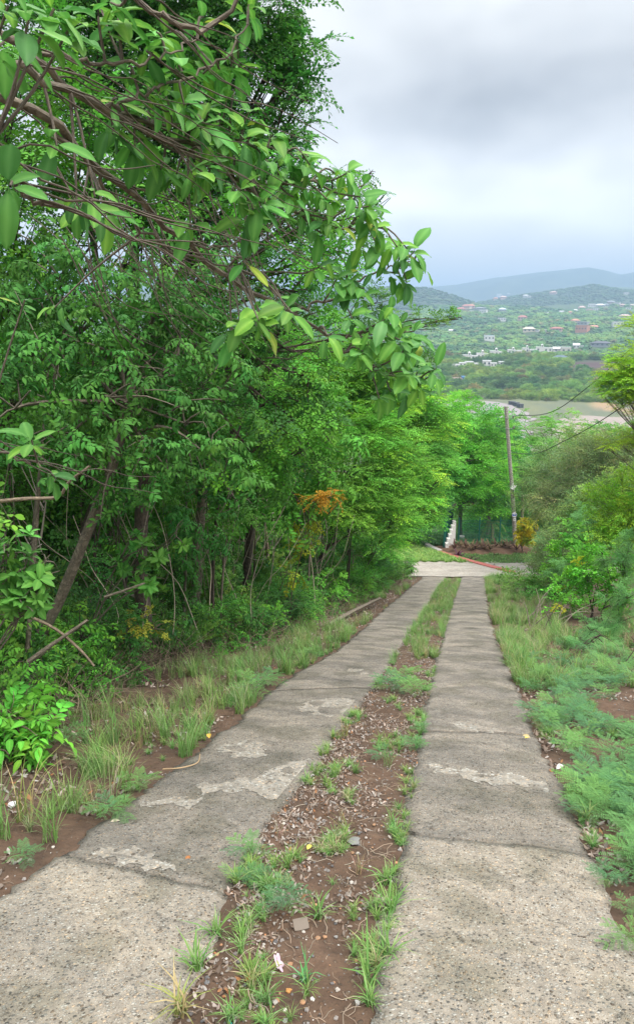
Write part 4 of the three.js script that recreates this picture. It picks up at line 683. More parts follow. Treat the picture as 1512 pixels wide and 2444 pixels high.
// ───────────────────────── trees beyond the landing ─────────────────────────
const farTree = (name, label, x, d, blobs, color, o = {}) => tree({ name, label, foot: ground(x, d), sprigs: SP.coarse, color, dens: 19, size: 0.75, trunk: 0.14, mat: M.barkGrey, flat: 1, droop: 0, limbs: 6, blobs: blobs.map(([u, v, d, r, ry]) => bl(u, v + (o.drop ?? 0), d, r, ry)), ...o });
farTree('spreading_tree', 'broad bright green tree behind the fence, left of the utility pole', 7.9, 41, [[1080, 1060, 40, 1.7, 1.1], [1130, 1005, 41, 1.8, 1.1], [1150, 1110, 40, 1.7, 1.1], [1085, 1130, 39, 1.4, 0.8], [1175, 1060, 42, 1.2, 0.9], [1040, 985, 40, 1.8, 1.1], [1090, 950, 43, 1.3, 0.8], [1170, 1170, 40, 1.1, 0.9], [1050, 1110, 38, 1.2, 0.8], [1130, 1180, 40, 0.9, 0.5], [1110, 1080, 38.5, 1.2, 0.7], [1010, 1050, 39, 1.5, 1]], [0.13, 0.36, 0.05], { drop: 22 });
farTree('spreading_tree', 'green tree at the left of the lawn behind the lime sprays', 4.9, 38.5, [[1010, 1130, 37, 1.6, 1.2], [960, 1080, 38, 1.7, 1.2], [1040, 1160, 38, 0.9, 0.7], [1000, 1220, 37, 1.2, 0.8], [950, 1180, 37, 1.3, 1], [1015, 1225, 38, 0.7, 0.5], [930, 1260, 38, 1, 0.7], [980, 1270, 38.5, 0.8, 0.5]], [0.09, 0.30, 0.055]);
farTree('spreading_tree', 'blue-green tree showing above the crown beside the pole top', 13, 75, [[1165, 985, 75, 2.6, 2], [1195, 1010, 75, 2, 1.6], [1145, 1030, 74, 2.4, 2], [1190, 1060, 73, 2, 1.5], [1210, 1080, 72, 1.8, 1.4]], [0.07, 0.26, 0.09], { size: 1.3, dens: 7, drop: 50 });
farTree('spreading_tree', 'open twiggy tree with pale branches right of the utility pole', 18, 52, [[1290, 1030, 51, 1.6, 1.1], [1260, 1070, 50, 1.3, 1], [1340, 1020, 52, 1.6, 1.2], [1380, 1060, 51, 1.4, 1], [1310, 1090, 49, 1.3, 0.9], [1250, 1020, 52, 1.0, 0.8], [1420, 1040, 52, 1.2, 0.9]], [0.14, 0.33, 0.08], { mat: M.barkPale, dens: 9, gap: 0.16 });
farTree('spreading_tree', 'dark green tree low behind the palm, right of the pole', 14, 47, [[1250, 1120, 46, 1.4, 1.1], [1215, 1160, 45, 1.3, 1.1], [1300, 1140, 45, 1.5, 1], [1240, 1210, 43, 1.3, 1], [1190, 1220, 44, 1.2, 0.9], [1160, 1250, 44, 1, 0.8], [1280, 1200, 42, 1.2, 0.9]], [0.07, 0.24, 0.06]);
farTree('spreading_tree', 'tree at the right border beyond the wires, by the brown pond', 27, 60, [[1450, 1050, 60, 1.8, 1.2], [1500, 1070, 60, 1.8, 1.2], [1400, 1085, 58, 1.7, 1.1], [1560, 1040, 60, 2, 1.4], [1380, 1100, 56, 1.3, 1]], [0.12, 0.31, 0.08], { gap: 0.05, mat: M.barkPale });
farTree('spreading_tree', 'green tree far down the slope behind the spreading crown', 9, 62, [[1100, 990, 62, 2.2, 1.6], [1060, 1000, 62, 2.2, 1.6], [1130, 1060, 60, 2, 1.6], [1010, 970, 62, 2.4, 1.6], [960, 980, 60, 2.4, 1.8]], [0.1, 0.32, 0.06], { size: 1.3, dens: 7, drop: 60 });

// ───────────────────────── right-hand bushes ─────────────────────────
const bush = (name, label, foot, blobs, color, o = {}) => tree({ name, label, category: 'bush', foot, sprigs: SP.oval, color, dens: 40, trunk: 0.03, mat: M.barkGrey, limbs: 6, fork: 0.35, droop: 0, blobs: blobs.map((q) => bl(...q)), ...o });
bush('twiggy_bush', 'grey-green bush of tangled pale twigs at the right end of the landing', ground(8.4, 25.8), [[1320, 1295, 25, 0.42], [1295, 1335, 25, 0.36], [1350, 1245, 25.5, 0.5], [1370, 1290, 25, 0.55], [1330, 1350, 24.5, 0.45], [1290, 1310, 25.6, 0.22], [1390, 1225, 25.5, 0.55]], [0.135, 0.24, 0.1], { sprigs: SP.sparse, dens: 190, size: 0.9, mat: M.barkPale, leaf: M.matte });
bush('twiggy_bush', 'large grey bush of dense bare twigs under the right-hand wires', ground(12.5, 30), [[1400, 1120, 30, 1.1], [1340, 1150, 29.5, 0.9], [1450, 1100, 30, 1.1], [1480, 1160, 29, 1], [1390, 1190, 29, 0.8], [1310, 1190, 29, 0.7], [1510, 1110, 30, 1.1], [1430, 1210, 28, 0.7]], [0.165, 0.23, 0.115], { sprigs: SP.sparse, dens: 90, size: 1.05, mat: M.barkPale, leaf: M.matte });
bush('twiggy_bush', 'olive bush with pale twigs between the palm and the grey bush', ground(11.4, 33), [[1290, 1150, 32, 0.9], [1330, 1110, 33, 0.9], [1260, 1190, 31, 0.6], [1300, 1220, 30, 0.6], [1380, 1080, 34, 0.9]], [0.145, 0.25, 0.095], { sprigs: SP.sparse, dens: 110, size: 1.05, mat: M.barkPale, leaf: M.matte });
bush('leafy_bush', 'bright yellow-green bush at the right border above the feathery shrubs', ground(6.9, 15.2), [[1470, 1220, 15, 0.45], [1510, 1190, 15, 0.5], [1440, 1260, 15, 0.35], [1500, 1270, 14.8, 0.4], [1550, 1240, 15, 0.5], [1440, 1200, 15.2, 0.25], [1480, 1310, 14.6, 0.35]], [0.2, 0.36, 0.05], { dens: 170, size: 0.9 });
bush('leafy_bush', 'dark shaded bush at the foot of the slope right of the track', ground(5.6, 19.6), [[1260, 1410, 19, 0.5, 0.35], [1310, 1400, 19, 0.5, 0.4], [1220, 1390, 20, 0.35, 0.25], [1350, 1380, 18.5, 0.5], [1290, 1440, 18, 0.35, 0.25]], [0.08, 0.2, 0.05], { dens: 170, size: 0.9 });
bush('leafy_bush', 'green bush with a few yellow leaves at right, behind the feathery shrubs', ground(5.5, 14.6), [[1400, 1370, 14.2, 0.4], [1440, 1400, 14, 0.4], [1360, 1400, 14.4, 0.35], [1470, 1360, 14, 0.4], [1400, 1330, 14.5, 0.35], [1350, 1440, 14, 0.3], [1500, 1400, 13.6, 0.4]], [0.14, 0.36, 0.06], { dens: 150, size: 0.85, sprigs: SP.round, alt: [0.4, 0.36, 0.04], altShare: 0.012 });
bush('leafy_bush', 'mid-green bush between the shaded bush and the grey twigs', ground(6.6, 20.5), [[1340, 1330, 20, 0.5], [1390, 1310, 19.5, 0.5], [1370, 1270, 20, 0.4], [1420, 1290, 19, 0.4]], [0.12, 0.33, 0.06], { dens: 130, sprigs: SP.round });
farTree('flat_branched_tree', 'lime green tree reaching in from the right border over the far hills', 8.6, 14.5, [[1500, 905, 14, 0.42, 0.2], [1460, 925, 14, 0.24, 0.1], [1530, 850, 14, 0.4, 0.2], [1525, 790, 14, 0.22, 0.15], [1490, 945, 14, 0.2, 0.08], [1550, 920, 14, 0.5, 0.3], [1485, 870, 14, 0.2, 0.1], [1470, 1055, 14.5, 0.28, 0.08], [1510, 1040, 14.5, 0.3, 0.1], [1600, 1000, 14.4, 0.6, 0.3], [1435, 1060, 14.5, 0.14, 0.04], [1475, 900, 14, 0.22, 0.12], [1450, 945, 14, 0.16, 0.07], [1500, 960, 14, 0.26, 0.1], [1520, 880, 14, 0.35, 0.22]], [0.3, 0.48, 0.05], { sprigs: SP.spray, dens: 600, size: 0.7, trunk: 0.026, mat: M.barkGrey });

bush('twiggy_bush', 'grey-green bush leaning over the right track edge just before the landing', ground(7.6, 24), [[1290, 1372, 23.5, 0.42], [1325, 1335, 23.6, 0.55], [1268, 1355, 23.6, 0.25], [1350, 1370, 23, 0.5], [1320, 1300, 24, 0.42]], [0.135, 0.22, 0.1], { sprigs: SP.sparse, dens: 200, size: 0.85, mat: M.barkPale, leaf: M.matte });
bush('leafy_bush', 'rounded grey-green bush behind the yellow-green one at right', ground(9.6, 21.5), [[1450, 1200, 21, 0.8], [1500, 1230, 20.5, 0.8], [1400, 1230, 21, 0.65], [1430, 1280, 20.5, 0.6], [1370, 1260, 21, 0.5], [1520, 1170, 21, 0.8]], [0.15, 0.25, 0.08], { dens: 75, size: 1.05, mat: M.barkPale });
// feathery shrubs
const feather = (label, foot, blobs, c = [0.11, 0.26, 0.13]) => tree({ name: 'feathery_shrub', label, category: 'shrub', group: 'feathery shrubs on the right bank', foot, sprigs: FROND, color: c, dens: 330, size: 1.0, trunk: 0.014, mat: M.barkDark, leaf: M.leaf, limbs: 6, fork: 0.4, flat: 0, droop: 0.1, hue: 0.12, vary: 0.18, blobs: blobs.map((q) => bl(...q)) });
feather('tall feathery shrub at the right border level with the landing', ground(4.6, 11.6), [[1480, 1480, 11, 0.32], [1440, 1520, 10.8, 0.3], [1500, 1420, 11, 0.3], [1520, 1540, 10.6, 0.35], [1400, 1490, 11.2, 0.24], [1460, 1440, 11.2, 0.22]]);
feather('feathery shrub with broad fern-like sprays beside the pale grass on the right', ground(3.9, 10.2), [[1390, 1555, 9.9, 0.26], [1440, 1580, 9.7, 0.26], [1350, 1560, 10.1, 0.18], [1490, 1590, 9.5, 0.26], [1410, 1510, 10.2, 0.2]]);
feather('feathery shrub above the yellow-flecked bush on the right', ground(6.6, 17), [[1400, 1250, 16.5, 0.36], [1440, 1230, 16.4, 0.32], [1370, 1270, 16.6, 0.26], [1460, 1270, 16, 0.3], [1390, 1215, 16.8, 0.2], [1430, 1290, 16, 0.25]]);
feather('small feathery shrub in front of the mid-green bush on the right', ground(5.9, 18), [[1320, 1360, 17.5, 0.3, 0.2], [1345, 1345, 17.5, 0.26, 0.18]]);
feather('feathery shrub cut by the right border beside the seedlings', ground(3.9, 8.6), [[1500, 1640, 8.3, 0.24], [1530, 1600, 8.4, 0.25], [1460, 1640, 8.4, 0.18]]);
feather('feathery shrub in the middle of the right bank under the yellow-green bush', ground(5.6, 13.4), [[1480, 1330, 13, 0.3], [1520, 1350, 13, 0.35], [1440, 1340, 13.2, 0.2], [1500, 1300, 13, 0.25]]);

// ───────────────────────── feathery seedlings ─────────────────────────
const frondMats = [[0.125, 0.30, 0.105], [0.15, 0.335, 0.105], [0.105, 0.26, 0.11], [0.175, 0.37, 0.10]].map((c) => leafMat(...c, 0.05, 0.3, { vertexColors: true }));
const stemMat = plain(0.18, 0.16, 0.06, 0.9);
function seedling(p, s, n, R, label, group) {
  const t = thing('feathery_seedling', label, 'seedling', group, p), h = 0.1 * s + 0.02 * R();
  part('stem', limb([V(0, -0.02, 0), V((R() - .5) * 0.03, h * 0.5, (R() - .5) * 0.03), V((R() - .5) * 0.06, h, (R() - .5) * 0.06)], 0.004 * s, 0.0022 * s, 4, 4), stemMat, t);
  const a0 = R() * 6, mt = frondMats[Math.floor(R() * 4)];
  for (let i = 0; i < n; i++) {
    const a = a0 + i * 2.4 + R() * 0.4, up = 0.08 + 0.42 * (i / n) + R() * 0.15, f = part('frond', FROND[Math.floor(R() * 3)], R() < 0.7 ? mt : frondMats[Math.floor(R() * 4)], t);
    f.applyMatrix4(mat4(V(0, h * (0.5 + 0.5 * i / n), 0), V(Math.cos(a), up, Math.sin(a)), V(Math.cos(a) * -0.2, 1, Math.sin(a) * -0.2), s * (0.75 + R() * 0.4)));
  }
  return t;
}
{
  const R = rng(801), list = [];
  const far = (x, d) => { const u = x - RR(d); return u; };
  for (let tries = 0; list.length < 240 && tries < 9000; tries++) {
    const d = 3.0 + 8.0 * Math.pow(R(), 1.25), o = 0.06 + R() * (d < 4.5 ? 1.0 : 2.6), x = RR(d) + o;
    if (d < 3.7 && o < 0.2) continue; if (d > 8.3 && R() < 0.55) continue;
    if (list.some((q) => Math.hypot(q[0] - x, q[1] - d) < 0.09 + 0.004 * d)) continue; if (fbm2(x * 1.2, d * 1.2, 2) < (d < 6.5 ? -0.24 : -0.12)) continue;
    list.push([x, d]);
  }
  list.sort((a, b) => Math.hypot(...a) - Math.hypot(...b));
  list.forEach(([x, d], i) => seedling(ground(x, d), 0.55 + R() * 0.3, 6 + Math.floor(R() * 4), R, `${ordinal(i)}nearest feathery seedling on the bank right of the right track`, 'feathery seedlings right of the track'));
  [[592, 2050, 1.1, 6, 'feathery seedling leaning over the left slab edge in the median'], [552, 2100, 0.6, 4, 'tiny feathery seedling at the corner of the left slab'], [605, 2110, 0.8, 6, 'feathery seedling beside the litter between the slabs'], [688, 2170, 1.05, 8, 'star-shaped feathery seedling on bare soil in the median'], [905, 1815, 1.0, 7, 'feathery seedling with grass in the middle of the median'], [985, 1790, 1.0, 7, 'feathery seedling against the left edge of the right track'], [1000, 1750, 0.8, 6, 'smaller feathery seedling against the left edge of the right track'], [268, 1955, 1.25, 8, 'bushy feathery seedling at the left edge of the left track'], [335, 1885, 1.2, 7, 'feathery seedling in grass beside the left track'], [62, 2060, 0.9, 6, 'upright feathery seedling on the near left verge'], [170, 1780, 1.3, 8, 'dark feathery seedling behind the near left grass'], [600, 1660, 1.4, 8, 'feathery seedling under the grass by the left track'], [640, 1640, 1.3, 8, 'feathery seedling overhanging the left track edge'], [930, 1650, 1.2, 8, 'feathery seedling in the far median weeds'], [985, 1660, 1.2, 8, 'feathery seedling right of the far median weeds'], [960, 1630, 1.2, 7, 'feathery seedling at the back of the far median weeds'], [740, 1575, 1.2, 7, 'bright feathery seedling where the verge grass thins out'], [1450, 2120, 0.9, 6, 'feathery seedling hanging over the right track edge'], [1495, 2260, 1.0, 6, 'feathery seedling in the lower right corner'], [1490, 2180, 0.7, 5, 'small feathery seedling by the right border']]
    .forEach(([u, v, s, n, l]) => seedling(hit(u, v), s * (v > 1700 ? 0.46 : 0.7), n, R, l, 'feathery seedlings by the track'));
}

// ───────────────────────── grass ─────────────────────────
const grassMat = leafMat(1, 1, 1, 0.05, 0.3, { vertexColors: true });
const gc = (R, dry = 0) => tone(R() < dry * 0.6 ? [0.28, 0.33, 0.15] : [0.17, 0.34, 0.09], R, 0.2, 0.15);
{
  const R = rng(901), put = (l, p, s, c) => { const q = new THREE.Matrix4().makeRotationY(R() * 6.28).setPosition(p); q.scale(V(s, s * (0.8 + R() * 0.5), s)); l.push([q, c]); };
  const G1 = new THREE.Group(); G1.name = 'grass'; G1.userData = { kind: 'stuff', label: 'wispy grass along the verges and the median', category: 'grass' }; scene.add(G1);
  const tall = TUFT.tall.map(() => []), low = TUFT.low.map(() => []);
  for (let i = 0; i < 1700; i++) {   // left verge
    const d = 2.6 + 24 * Math.pow(R(), 1.4), w = LL(d) - VEG(d), x = VEG(d) + R() * w * 0.97, m = fbm2(x * 0.8 + 3, d * 0.55, 3), close = d < 5.2 ? 0.28 : -0.1;
    if (m < close + 0.2 + 0.2 * smooth(d, 12, 18)) continue; put(tall[i % 3], ground(x, d), 0.28 + R() * 0.5, gc(R, 0.35));
  }
  for (let i = 0; i < 600; i++) { const d = 3.2 + 9 * R(), x = LL(d) - 0.06 - R() * R() * 0.9; if (fbm2(x * 1.5, d * 0.9, 3) < 0.0) continue; put(R() < 0.5 ? tall[i % 3] : low[i % 3], ground(x, d), 0.4 + R() * 0.5, gc(R, 0.25)); }
  for (let i = 0; i < 3600; i++) {   // median
    const d = 1.2 + 27 * Math.pow(R(), 1.15), a = LR(d), b = RL(d), s = R(), x = lerp(a, b, s), e = Math.min(s, 1 - s), m = fbm2(x * 1.7, d * 0.8, 3);
    const grassy = smooth(d, 8.5, 11) * 0.3 - 0.24 + (e < 0.13 ? (s > 0.5 ? 0.28 : 0.16) : 0); if (m > grassy) continue;
    put(d > 9 ? (R() < 0.45 ? tall[i % 3] : low[i % 3]) : low[i % 3], ground(x, d), d > 9 ? 0.3 + R() * 0.3 : 0.35 + R() * 0.5, gc(R, d > 9 ? 0.3 : 0.12));
  }
  for (let i = 0; i < 4200; i++) {   // right bank
    const d = 2.6 + 26 * Math.pow(R(), 1.2), x = RR(d) + 0.05 + R() * R() * 3.6, m = fbm2(x * 0.9 + 8, d * 0.6, 3); if (m < 0.15 - 0.12 * smooth(d, 8, 11) + 0.1 * smooth(d, 17, 20)) continue;
    put(d > 7 ? tall[i % 3] : low[i % 3], ground(x, d), 0.4 + R() * 0.5, gc(R, d > 9 && d < 16 ? 0.4 : 0.2));
  }
  tall.forEach((l, i) => instanced('tall_grass', TUFT.tall[i], grassMat, l, G1)); low.forEach((l, i) => instanced('short_grass', TUFT.low[i], grassMat, l, G1));
  // lawn beside the landing
  const G2 = new THREE.Group(); G2.name = 'lawn_grass'; G2.userData = { kind: 'stuff', label: 'bright green grass lawn left of the red kerb', category: 'grass' }; scene.add(G2);
  const lawn = TUFT.lawn.map(() => []);
  for (let i = 0; i < 9000; i++) { const d = 32.4 + 8 * R(), x = 1.5 + R() * 5.6, k = 4.95 + (38.2 - d) * 0.31; if (x > k - 0.15) continue; if (d < 33.0 && N2(x * 2, 5) > (d - 32.6) * 3) continue; put(lawn[i % 2], ground(x, d), 0.6 + R() * 0.8 + 0.9 * smooth(d, 36.5, 39), tone([0.22, 0.42, 0.1], R, 0.2, 0.15)); }
  for (let i = 0; i < 2600; i++) { const d = 32.2 + 2.9 * R(), x = 6.6 + R() * 6.4; put(lawn[i % 2], ground(x, d), 0.4 + R() * 0.4, tone([0.15, 0.32, 0.09], R, 0.2, 0.15)); }
  for (let i = 0; i < 5000; i++) { const d = 37.5 + 9 * R(), x = 5 + R() * 9; put(lawn[i % 2], ground(x, d), 0.8 + R() * 1.2, tone([0.1, 0.26, 0.09], R, 0.2, 0.15)); }
  lawn.forEach((l, i) => instanced('lawn_tufts', TUFT.lawn[i], grassMat, l, G2));
  // tufts that stand on their own
  const single = (u, v, geo, s, l, c) => { const m = shade(new THREE.Mesh(geo, leafMat(...c, 0.05, 0.3, { vertexColors: true }))); m.name = numbered('grass_tuft'); tag(m, l, 'grass tuft', 'separate grass tufts'); m.position.copy(hit(u, v)); m.rotation.y = R() * 6; m.scale.setScalar(s); scene.add(m); };
  const g1 = [0.16, 0.33, 0.09], g2 = [0.28, 0.33, 0.11], g3 = [0.11, 0.34, 0.12];
  [[728, 2345, TUFT.wide[0], 0.55, 'small blue-green grass tuft near the orange pebble', g3], [880, 2350, TUFT.wide[1], 0.85, 'broad-bladed grass tuft sprawling by the lower right slab edge', g1], [760, 2195, TUFT.low[0], 1.1, 'round grass tuft beside the flat square stone', g1], [822, 1760, TUFT.tall[0], 0.62, 'pale upright grass tuft in the median by the mortar patch', g2], [925, 1830, TUFT.tall[1], 0.5, 'grass tuft growing through the median seedling', g1], [920, 2110, TUFT.low[1], 1.2, 'grass clump on the edge of the right slab', g1], [930, 2180, TUFT.low[2], 1.2, 'grass clump below the one on the right slab edge', g1], [925, 2290, TUFT.low[0], 1.3, 'large grass clump on the lower right slab edge', g1], [515, 2240, TUFT.low[1], 1.3, 'grass clump on the near left slab corner', g1], [470, 2320, TUFT.low[2], 1.2, 'grass clump along the near left slab edge', g1], [430, 2420, TUFT.low[0], 1.4, 'grass clump at the bottom by the left slab', g2], [880, 2400, TUFT.low[1], 1.0, 'low grass clump at the bottom of the median', g1], [820, 1985, TUFT.tall[2], 0.35, 'thin grass tuft on bare median soil', g2], [855, 2085, TUFT.tall[0], 0.36, 'dry grass tuft in the middle of the median', [0.4, 0.36, 0.2]], [668, 2000, TUFT.tall[1], 0.3, 'dry straw tuft on the median litter', [0.45, 0.38, 0.25]], [70, 1960, TUFT.tall[2], 1.1, 'wispy seed-headed grass tuft on the near left verge', g2], [120, 2010, TUFT.tall[0], 0.8, 'grass tuft on soil at the near left verge', g1], [210, 1850, TUFT.tall[1], 0.8, 'grass tuft between the bush and the left track', g1], [15, 2000, TUFT.tall[0], 0.8, 'grass tuft cut by the left border', g1]]
    .forEach((a) => single(...a));
}

// ───────────────────────── litter, pebbles and small finds ─────────────────────────
{
  const R = rng(951), dead = [leafGeo({ L: 0.045, W: 0.022, n: 4, fold: 0.9, curl: 0.5 }), leafGeo({ L: 0.05, W: 0.026, n: 4, fold: -0.6, curl: -0.4, p: 0.9 }), leafGeo({ L: 0.035, W: 0.02, n: 4, fold: 0.6, curl: -0.6 })], lists = dead.map(() => []);
  const lay = (x, d, c, s) => { const a = R() * 6.28, dir = V(Math.cos(a), (R() - .5) * 0.5, Math.sin(a)), p = ground(x, d).add(V(0, 0.006, 0)); lists[Math.floor(R() * 3)].push([mat4(p, dir, V((R() - .5) * 0.9, 1, (R() - .5) * 0.9), s), c]); };
  const brown = () => { const k = R(); return tone(k < 0.35 ? [0.14, 0.095, 0.07] : k < 0.7 ? [0.25, 0.2, 0.165] : k < 0.95 ? [0.36, 0.31, 0.275] : [0.3, 0.15, 0.07], R, 0.3, 0.1); };
  for (let i = 0; i < 32000; i++) {   // median drifts
    const d = 1.1 + 24 * Math.pow(R(), 1.5), s = R(), x = lerp(LR(d), RL(d), s), m = fbm2(x * 1.6 + 2, d * 0.9, 3) + (s < 0.4 && d > 2.2 && d < 5 ? 0.38 : 0) - (d < 3.2 ? 0.12 : 0); if (m < -0.08 + R() * 0.3) continue; lay(x, d, brown(), 0.24 + R() * 0.4);
  }
  for (let i = 0; i < 15000; i++) { const d = 3 + 25 * Math.pow(R(), 1.2), w = LL(d) - VEG(d), x = VEG(d) - 0.9 + R() * (w + 0.8), m = fbm2(x * 1.1, d * 0.8 + 7, 3) + 0.25 * smooth(d, 9, 13); if (m < -0.12 + R() * 0.3) continue; lay(x, d, brown(), 0.55 + R() * 0.6); }
  for (let i = 0; i < 12000; i++) { const d = 3 + 22 * Math.pow(R(), 1.2), x = RR(d) + 0.03 + R() * R() * 3.2, m = fbm2(x * 1.1 + 4, d * 0.8, 3); if (m < 0.0 + R() * 0.3) continue; lay(x, d, brown(), 0.5 + R() * 0.6); }
  const L1 = new THREE.Group(); L1.name = 'leaf_litter'; L1.userData = { kind: 'stuff', label: 'brown dead leaves strewn over the soil', category: 'leaf litter' }; scene.add(L1);
  lists.forEach((l, i) => instanced('fallen_leaves', dead[i], M.litter, l, L1));
  // pebbles and grit
  const stone = (s) => { const g = new THREE.IcosahedronGeometry(0.01, 1), P = g.attributes.position; for (let i = 0; i < P.count; i++) { const v = V(P.getX(i), P.getY(i), P.getZ(i)), k = 1 + 0.35 * N3(v.x * 90 + s, v.y * 90, v.z * 90); P.setXYZ(i, v.x * k, v.y * k * 0.65, v.z * k); } g.computeVertexNormals(); return g; };
  const st = [1, 5, 9].map(stone), sl = st.map(() => []), sm = plain(1, 1, 1, 0.9);
  for (let i = 0; i < 4200; i++) { const k = R(), d = 1.2 + 9 * Math.pow(R(), 1.6), x = k < 0.75 ? lerp(LR(d), RL(d), R()) : k < 0.9 ? LL(d) - R() * 1.1 : RR(d) + R() * 0.9, s = 0.25 + 0.75 * Math.pow(R(), 3), q = new THREE.Matrix4().makeRotationY(R() * 6).setPosition(ground(x, d).add(V(0, 0.003 * s, 0))); q.scale(V(s, s, s)); const t = R(); sl[i % 3].push([q, tone(t < 0.45 ? [0.22, 0.2, 0.185] : t < 0.62 ? [0.45, 0.42, 0.38] : t < 0.9 ? [0.13, 0.125, 0.125] : [0.36, 0.2, 0.11], R, 0.25, 0.06)]); }
  const gr = new THREE.Group(); gr.name = 'gravel'; gr.userData = { kind: 'stuff', label: 'small pebbles and grit on the soil', category: 'gravel' }; scene.add(gr);
  sl.forEach((l, i) => instanced('pebbles', st[i], sm, l, gr));
  // twigs and straw
  const stick = tube(curve([V(0, 0, 0), V(0.03, 0.008, 0.006), V(0.07, 0.004, -0.008), V(0.11, 0.006, 0.004)], 6), 0.0016, 4), kl = [];
  for (let i = 0; i < 1600; i++) { const d = 1.3 + 12 * Math.pow(R(), 1.4), k = R(), x = k < 0.6 ? lerp(LR(d), RL(d), R()) : k < 0.8 ? LL(d) - R() * 1.4 : RR(d) + R() * 1.6, q = new THREE.Matrix4().makeRotationFromEuler(new THREE.Euler(0, R() * 6.28, (R() - .5) * 0.25)).setPosition(ground(x, d).add(V(0, 0.003, 0))); q.scale(V(1, 1, 1).multiplyScalar(0.4 + R() * 0.8)); kl.push([q, tone([0.8, 0.74, 0.66], R, 0.35, 0.1)]); }
  const tg = instanced('fallen_twigs', stick, M.twigPale, kl, scene); tg.userData.label = 'short dry twigs scattered over the soil'; tg.userData.category = 'twigs';

  const pebble = (u, v, s, c, l, name = 'stone', flat = 0.7, cat = 'stone') => { const m = shade(new THREE.Mesh(st[Math.floor(R() * 3)], plain(...c, 0.85))); m.name = numbered(name); tag(m, l, cat, 'stones on the median'); m.position.copy(hit(u, v)).add(V(0, s * 0.004, 0)); m.scale.set(s, s * flat / 0.65, s); m.rotation.y = R() * 6; scene.add(m); };
  pebble(690, 2372, 1.15, [0.52, 0.25, 0.08], 'round orange-brown pebble at the bottom of the median', 'stone', 0.8);
  pebble(845, 2015, 3.2, [0.2, 0.2, 0.19], 'flat dark grey stone half buried by the right track', 'stone', 0.15);
  pebble(630, 2440, 1.2, [0.2, 0.21, 0.22], 'dark grey pebble at the lower border', 'stone', 0.6);
  pebble(608, 2210, 0.8, [0.55, 0.35, 0.16], 'tan pebble left of the flat square stone', 'stone', 0.6);
  pebble(632, 2235, 0.7, [0.5, 0.22, 0.1], 'rusty red pebble below the star-shaped seedling', 'stone', 0.6);
  pebble(830, 2470, 1.1, [0.5, 0.48, 0.45], 'pale grey pebble at the lower border', 'stone', 0.6);
  pebble(745, 2390, 0.8, [0.6, 0.57, 0.53], 'whitish pebble right of the orange pebble', 'stone', 0.6);
  pebble(455, 1840, 2.2, [0.28, 0.2, 0.14], 'brown stone under the verge grass beside the left track', 'stone', 0.7);
  pebble(30, 1925, 2.6, [0.66, 0.64, 0.62], 'white stone on the near left verge', 'stone', 0.6);
  { const g = new THREE.BoxGeometry(0.06, 0.014, 0.05, 3, 1, 3), P = g.attributes.position; for (let i = 0; i < P.count; i++) P.setXYZ(i, P.getX(i) * (1 + 0.12 * N2(P.getZ(i) * 60, 1)), P.getY(i), P.getZ(i) * (1 + 0.12 * N2(P.getX(i) * 60, 4))); g.computeVertexNormals(); const m = shade(new THREE.Mesh(g, plain(0.19, 0.155, 0.125, 0.95))); m.name = numbered('stone'); tag(m, 'flat square stone set in the median soil', 'stone', 'stones on the median'); m.position.copy(hit(718, 2208)).add(V(0, 0.001, 0)); m.rotation.x = 0.28; m.rotation.y = 0.2; scene.add(m); }
  // fallen blossom: a pale pink trumpet with a yellow-green throat
  { const p = hit(640, 2318), t = thing('fallen_flower', 'pale pink trumpet flower fallen on the median soil', 'flower', null, p.clone().add(V(0, 0.012, 0)));
    const tu = new THREE.LatheGeometry([[0.0025, 0], [0.004, 0.012], [0.006, 0.026], [0.012, 0.04]].map((q) => new THREE.Vector2(...q)), 14), pe = new THREE.LatheGeometry([[0.012, 0.04], [0.019, 0.047], [0.026, 0.049], [0.03, 0.046]].map((q) => new THREE.Vector2(...q)), 25), A = pe.attributes.position;
    for (let i = 0; i < A.count; i++) { const a = Math.atan2(A.getZ(i), A.getX(i)), r = Math.hypot(A.getX(i), A.getZ(i)), k = 1 + (r - 0.012) * 16 * Math.cos(5 * a); A.setXYZ(i, A.getX(i) * k, A.getY(i) + 0.15 * (r - 0.012) * Math.sin(5 * a + 1), A.getZ(i) * k); } pe.computeVertexNormals();
    part('throat', tu, leafMat(0.55, 0.6, 0.2, 0, 0.3), t); part('petals', pe, leafMat(0.78, 0.6, 0.7, 0, 0.3), t); t.rotation.set(0.5, 0.3, -1.1); }
  // single fallen leaves that stand out on the concrete
  const fl = (u, v, s, c, l, lift = 0.05) => { const m = shade(new THREE.Mesh(leafGeo({ L: 0.05, W: 0.028, n: 6, fold: 0.4, curl: 0.3, cols: 6, rib: 0.2 }), leafMat(...c, 0.1, 0.15, { vertexColors: true }))); m.name = numbered('fallen_leaf'); tag(m, l, 'leaf', 'single fallen leaves'); const p = hit(u, v); p.y += lift; m.applyMatrix4(mat4(p, V(R() - .5, 0.12, R() - .5), V(0, 1, 0.25), s)); scene.add(m); };
